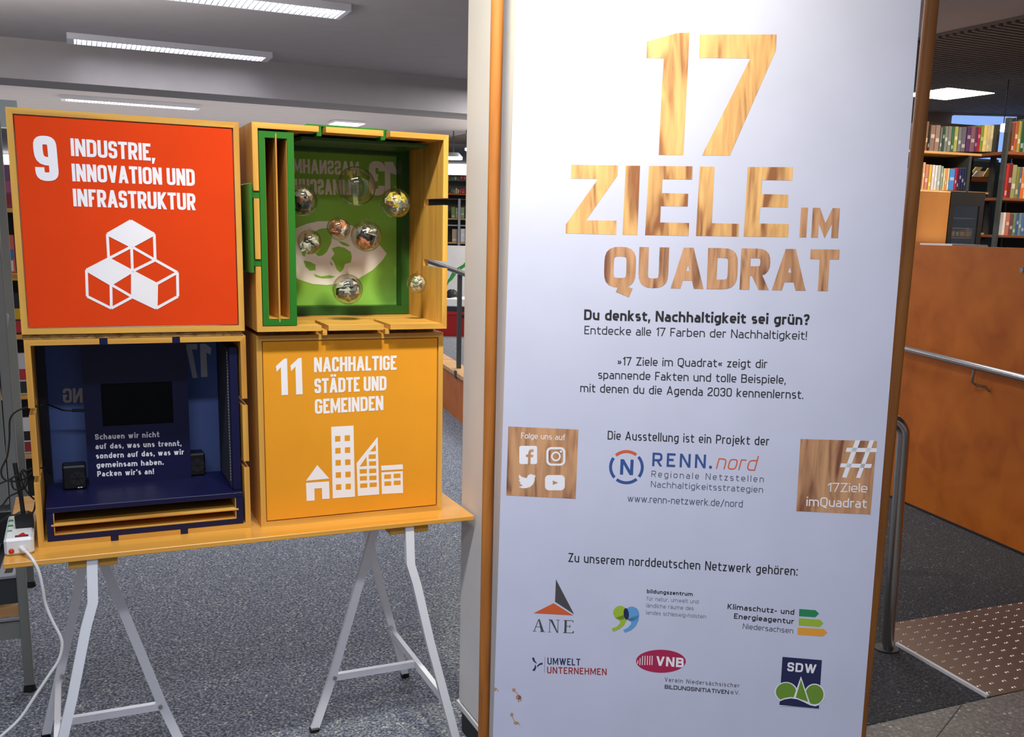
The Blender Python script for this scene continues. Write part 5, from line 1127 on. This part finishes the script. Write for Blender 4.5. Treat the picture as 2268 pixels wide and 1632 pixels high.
row(fs, (960, 280), 5.825, [(190, 225, 650, (60, 80, 50)), (228, 262, 656, (60, 110, 80)), (266, 300, 648, (140, 150, 110)), (304, 338, 652, (50, 90, 66)), (342, 380, 642, (160, 50, 50)), (384, 424, 640, (150, 60, 60)), (428, 462, 580, (110, 100, 84)), (466, 494, 600, (70, 90, 110))], 695, 'top of the far bookcase in the gap', group='books in the far bookcase')
zz = fs.loc(1018, 399)[1]; MB(fs).box(L_, R2_, 0, .3, zz-.02, zz).build('plank', GREYD, FS)
wq = wn.rect(988, 357, 1062, 400); MB(wn).box(wq[0], wq[2], 0, .06, wq[1], wq[3]).build('window_2', GLOWS, kind='structure')

# ================================================================== BOOKCASES BEYOND THE RAMP WALL
o_ = at_y(2120, 435, 7.7); S1 = yawplane((o_.x, o_.y, 0), math.radians(17.5)); ORG, SCL = (2000, 230), 4.944
kb = cr(ORG, SCL)
def shelfrect(name, x0, y0, x1, y1, d0, d1, m, parent, P=S1):
    p = kb((x0, y0), (x1, y1)); a0, b0, a1, b1 = P.rect(p[0][0], p[0][1], p[1][0], p[1][1], d0); return MB(P).box(a0, a1, d0, d1, b0, b1, bev=.002).build(name, m, parent)
BC = thing('bookcase', S1, (S1.loc(2120, 435)[0], .15, 0), 'dark metal bookcase with two rows of books right of the banner pole', 'bookcase')
shelfrect('plank', 60, 528, 1010, 556, 0, .28, WPLANK, BC); shelfrect('plank', 60, 950, 945, 975, 0, .28, WPLANK, BC)
shelfrect('plank', 60, 1400, 890, 1430, 0, .28, WPLANK, BC)
dkb = mat('bookcase_dark_back', (44, 34, 30), .8)
shelfrect('back_panel', 60, 215, 1010, 528, .28, .30, dkb, BC); shelfrect('back_panel', 60, 556, 760, 950, .28, .30, dkb, BC); shelfrect('back_panel', 60, 975, 820, 1900, .28, .30, dkb, BC)
def upright(x0, y0, x1, y1, w, dd, m, parent, P=S1, dep=.03):
    a, b = kb((x0, y0), (x1, y1)); pa, pb = P.loc(a[0], a[1], dd), P.loc(b[0], b[1], dd); W_ = w/SCL/FPX*7.7; x = (pa[0]+pb[0])/2
    MB(P).box(x-W_/2, x+W_/2, dd, dd+dep, 0, pa[1]).build('post', m, parent)
upright(1030, 225, 930, 1560, 34, -.02, GREYD, BC, dep=.04); upright(745, 570, 700, 960, 34, .0, GREYD, BC, dep=.28); upright(60, 190, 20, 900, 40, -.02, GREYD, BC, dep=.3)
row(S1, ORG, SCL, [(205, 225, 190, (170, 130, 90)), (226, 250, 195, (150, 146, 80)), (251, 275, 192, (120, 84, 60)), (276, 295, 232, (24, 22, 22)), (297, 350, 232, (128, 100, 88)), (352, 402, 232, (136, 112, 100)), (405, 430, 262, (96, 104, 96)), (431, 455, 264, (42, 66, 54)), (457, 490, 245, (112, 120, 110)), (492, 530, 245, (120, 118, 116)), (532, 560, 248, (52, 100, 62)), (562, 600, 248, (156, 158, 86)), (604, 640, 254, (110, 112, 118)), (642, 690, 254, (96, 92, 104)), (698, 740, 250, (82, 46, 92)), (742, 790, 245, (124, 84, 98)), (792, 815, 252, (92, 44, 84)), (817, 845, 258, (166, 32, 62)), (850, 880, 232, (130, 146, 60)), (882, 920, 228, (226, 204, 120)), (922, 955, 230, (214, 196, 146)), (957, 990, 232, (220, 206, 160)), (992, 1024, 226, (26, 26, 22))], 526, 'upper bookcase plank right of banner', group='books on the upper plank right of the banner')
row(S1, ORG, SCL, [(180, 208, 690, (190, 160, 110)), (214, 238, 640, (214, 160, 120)), (240, 276, 662, (190, 120, 100)), (280, 310, 666, (208, 170, 60)), (314, 344, 668, (210, 200, 204)), (346, 374, 672, (206, 206, 210)), (376, 410, 672, (170, 176, 170)), (414, 436, 682, (140, 160, 140)), (440, 460, 706, (206, 196, 160)), (462, 481, 706, (214, 150, 70)), (484, 504, 706, (210, 196, 160)), (506, 564, 712, (70, 130, 200)), (567, 590, 702, (160, 30, 76)), (592, 610, 702, (90, 24, 40)), (613, 636, 702, (34, 42, 82)), (641, 665, 702, (32, 40, 80)), (670, 690, 702, (32, 40, 78)), (693, 716, 702, (34, 42, 84))], 948, 'second bookcase plank right of banner', group='books on the second plank right of the banner')
# slanted magazines behind
for i, (q, c, lab) in enumerate((((750, 690, 870, 760), (232, 214, 120), 'pale yellow magazine leaning highest on the display behind the bookcase'), ((760, 735, 900, 800), (238, 232, 224), 'white magazine in the middle of the display behind the bookcase'), ((880, 700, 975, 800), (222, 170, 50), 'golden magazine at the right of the display behind the bookcase'))):
    p = kb((q[0], q[1]), (q[2], q[3])); a0, b0, a1, b1 = S1.rect(p[0][0], p[0][1], p[1][0], p[1][1], 1.1-i*.05); d_ = 1.1-i*.05
    o = thing('magazine', S1, ((a0+a1)/2, d_, b0), lab, 'magazine'); MB(S1).prism([(a0, b0), (a1-.04, b0), (a1, b1), (a0+.05, b1)], 1, d_, d_+.012).build('cover', colmat(c), o)
MS = thing('magazine_rack', S1, (S1.loc(2170, 400)[0], 1.2, 0), 'orange magazine rack seen through the bookcase', 'rack')
def mrect(nm, x0, y0, x1, y1, d0, d1, m): p = kb((x0, y0), (x1, y1)); a0, b0, a1, b1 = S1.rect(p[0][0], p[0][1], p[1][0], p[1][1], d0); MB(S1).box(a0, a1, d0, d1, b0, b1).build(nm, m, MS)
mrect('ledge', 700, 805, 1000, 850, 1.0, 1.16, WBEECH); mrect('back_board', 700, 600, 1000, 1500, 1.2, 1.24, mat('rack_slate', (96, 112, 120), .6)); p = S1.loc(*kb((850, 1000))[0], 1.1); MB(S1).box(p[0]-.25, p[0]+.25, 1.16, 1.2, 0, p[1]+.3).build('stand', GREYD, MS); mrect('ledge', 700, 1000, 960, 1030, 1.0, 1.18, WPLANK); mrect('lower_board', 740, 1100, 960, 1420, 1.05, 1.1, mat('rack_maroon', (74, 22, 20), .6))
# second bookcase at the right edge
BD = thing('bookcase', S1, (S1.loc(2300, 435)[0], -.3, 0), 'dark metal bookcase cut by the right edge of the picture', 'bookcase')
for y0, y1 in ((550, 585), (1050, 1080), (1452, 1480)): shelfrect('plank', 1130 if y0 < 1000 else 1070, y0, 2200, y1, -.25, .05, mat('plank_brown', (128, 74, 44), .5), BD)
shelfrect('back_panel', 1160, 160, 2200, 1900, .05, .07, dkb, BD); upright(1180, 150, 1020, 1560, 26, -.27, GREYD, BD, dep=.04); upright(1205, 150, 1100, 1560, 22, .0, GREYD, BD, dep=.04)
gB = 'books in the bookcase at the right edge'
row(S1, ORG, SCL, [(1195, 1222, 205, (110, 62, 44)), (1224, 1256, 192, (160, 78, 44)), (1260, 1290, 188, (150, 140, 60)), (1292, 1330, 170, (34, 76, 54)), (1332, 1370, 180, (120, 110, 90)), (1372, 1410, 190, (90, 40, 40))], 549, 'top plank, bookcase at right edge', dd=-.23, dep=.05, group=gB)
row(S1, ORG, SCL, [(1122, 1150, 664, (170, 44, 40)), (1152, 1190, 652, (110, 30, 30)), (1192, 1236, 668, (140, 140, 100)), (1238, 1270, 690, (120, 118, 60)), (1272, 1294, 694, (80, 94, 120)), (1296, 1330, 700, (214, 110, 40)), (1332, 1376, 690, (190, 180, 150))], 1049, 'middle plank, bookcase at right edge', dd=-.23, dep=.05, group=gB)
row(S1, ORG, SCL, [(1092, 1120, 1190, (216, 206, 204)), (1123, 1165, 1192, (180, 110, 90)), (1167, 1204, 1202, (110, 70, 66)), (1206, 1236, 1196, (100, 130, 104)), (1238, 1265, 1196, (64, 92, 140)), (1267, 1296, 1196, (120, 130, 140)), (1298, 1330, 1196, (70, 110, 160)), (1332, 1370, 1200, (140, 90, 80))], 1451, 'lower plank, bookcase at right edge', dd=-.23, dep=.05, group=gB)
# orange cabinet and glass cabinet standing behind the ramp wall
o_ = at_y(2070, 500, 6.6); S2 = yawplane((o_.x, o_.y, 0), math.radians(17.5))
oc = thing('wood_cabinet', S2, (0, .2, 0), 'plain orange wooden cabinet end between banner pole and glass cabinet', 'cabinet')
p = kb((118, 953), (478, 1700)); a0, b0, a1, b1 = S2.rect(p[0][0], p[0][1], p[1][0]+2, p[1][1]); MB(S2).box(a0, a1, 0, .4, 0, b1, bev=.003).build('cabinet_body', wood('light_orange_veneer', (216, 146, 76), (190, 118, 54), 2, rough=.5, across=5), oc)
gc = thing('glass_cabinet', S2, (a1+.15, .2, 0), 'low dark metal cabinet with glass front beside the orange cabinet', 'cabinet')
p = kb((500, 962), (872, 1560)); g0, h0, g1, h1 = S2.rect(p[0][0], p[0][1], p[1][0], p[1][1]); g0 = a1+.005; fw = .035
m = MB(S2).box(g0, g0+fw, 0, .3, 0, h1).box(g1-fw, g1, 0, .3, 0, h1).box(g0+fw, g1-fw, 0, .3, h1-.09, h1).box(g0+fw, g1-fw, .27, .3, 0, h1-.09); m.build('cabinet_frame', mat('cabinet_dark', (52, 48, 46), .4), gc)
zl = lambda y: S2.loc(*kb((640, y))[0])[1]
for y in (1245, 1355, 1460): MB(S2).box(g0+fw, g1-fw, .03, .26, zl(y)-.008, zl(y)).build('shelf_board', WPLANK if y == 1460 else GREYL, gc)
MB(S2).box(g0+fw, g1-fw, .005, .009, 0, h1-.09).build('glass_pane', BALLM, gc)
for i, (k0, k1, c) in enumerate(((.04, .25, (150, 60, 90)), (.27, .42, (60, 40, 80)), (.44, .66, (160, 70, 60)), (.68, .95, (200, 120, 120)))):
    w_ = g1-g0-2*fw; b0 = zl(1460)+.001; o = thing('book', S2, (g0+fw+w_*(k0+k1)/2, .1, b0), '%s book lying %s from the left inside the glass cabinet' % (cname(c), words[i]), 'book', 'books in the glass cabinet')
    MB(S2).box(g0+fw+w_*k0, g0+fw+w_*k1, .03, .2, b0, b0+.045+.01*(i % 2), bev=.002).build('cover', colmat(c), o)
    MB(S2).box(g0+fw+w_*k0+.003, g0+fw+w_*k1-.003, .028, .19, b0+.006, b0+.035).build('pages', mat('page_cream', (206, 180, 110), .8), o)
# blue-white window high behind the bookcases
wr = Plane((0, 10.7, 0), (1, 0, 0), (0, 1, 0), (0, 0, 1)); a0, b0, a1, b1 = wr.rect(2112, 259, 2420, 288)
MB(wr).box(a0-.35, a0+5, .07, .2, 0, ZC-.001).build('wall_right_back', mat('right_hall_wall', (120, 96, 78), .9), kind='structure')
MB(wr).box(a0, a1, 0, .06, b0-.5, b1).build('window_3', mat('window_blue', (140, 175, 240), .5, emit=.8), kind='structure')
wt = thing('white_desk', S2, (.3, -.3, 0), 'white desk top just above the ramp wall', 'desk')
p = kb((540, 1525), (930, 1560)); a0, b0, a1, b1 = S2.rect(p[0][0], p[0][1], p[1][0], p[1][1], -.35); MB(S2).box(a0, a1, -.35, -.05, b0-.02, b1-.008).build('desk_top', WPL, wt)
for a in (a0+.02, a1-.05): MB(S2).box(a, a+.03, -.33, -.30, 0, b0-.02).build('leg', GREYM, wt)
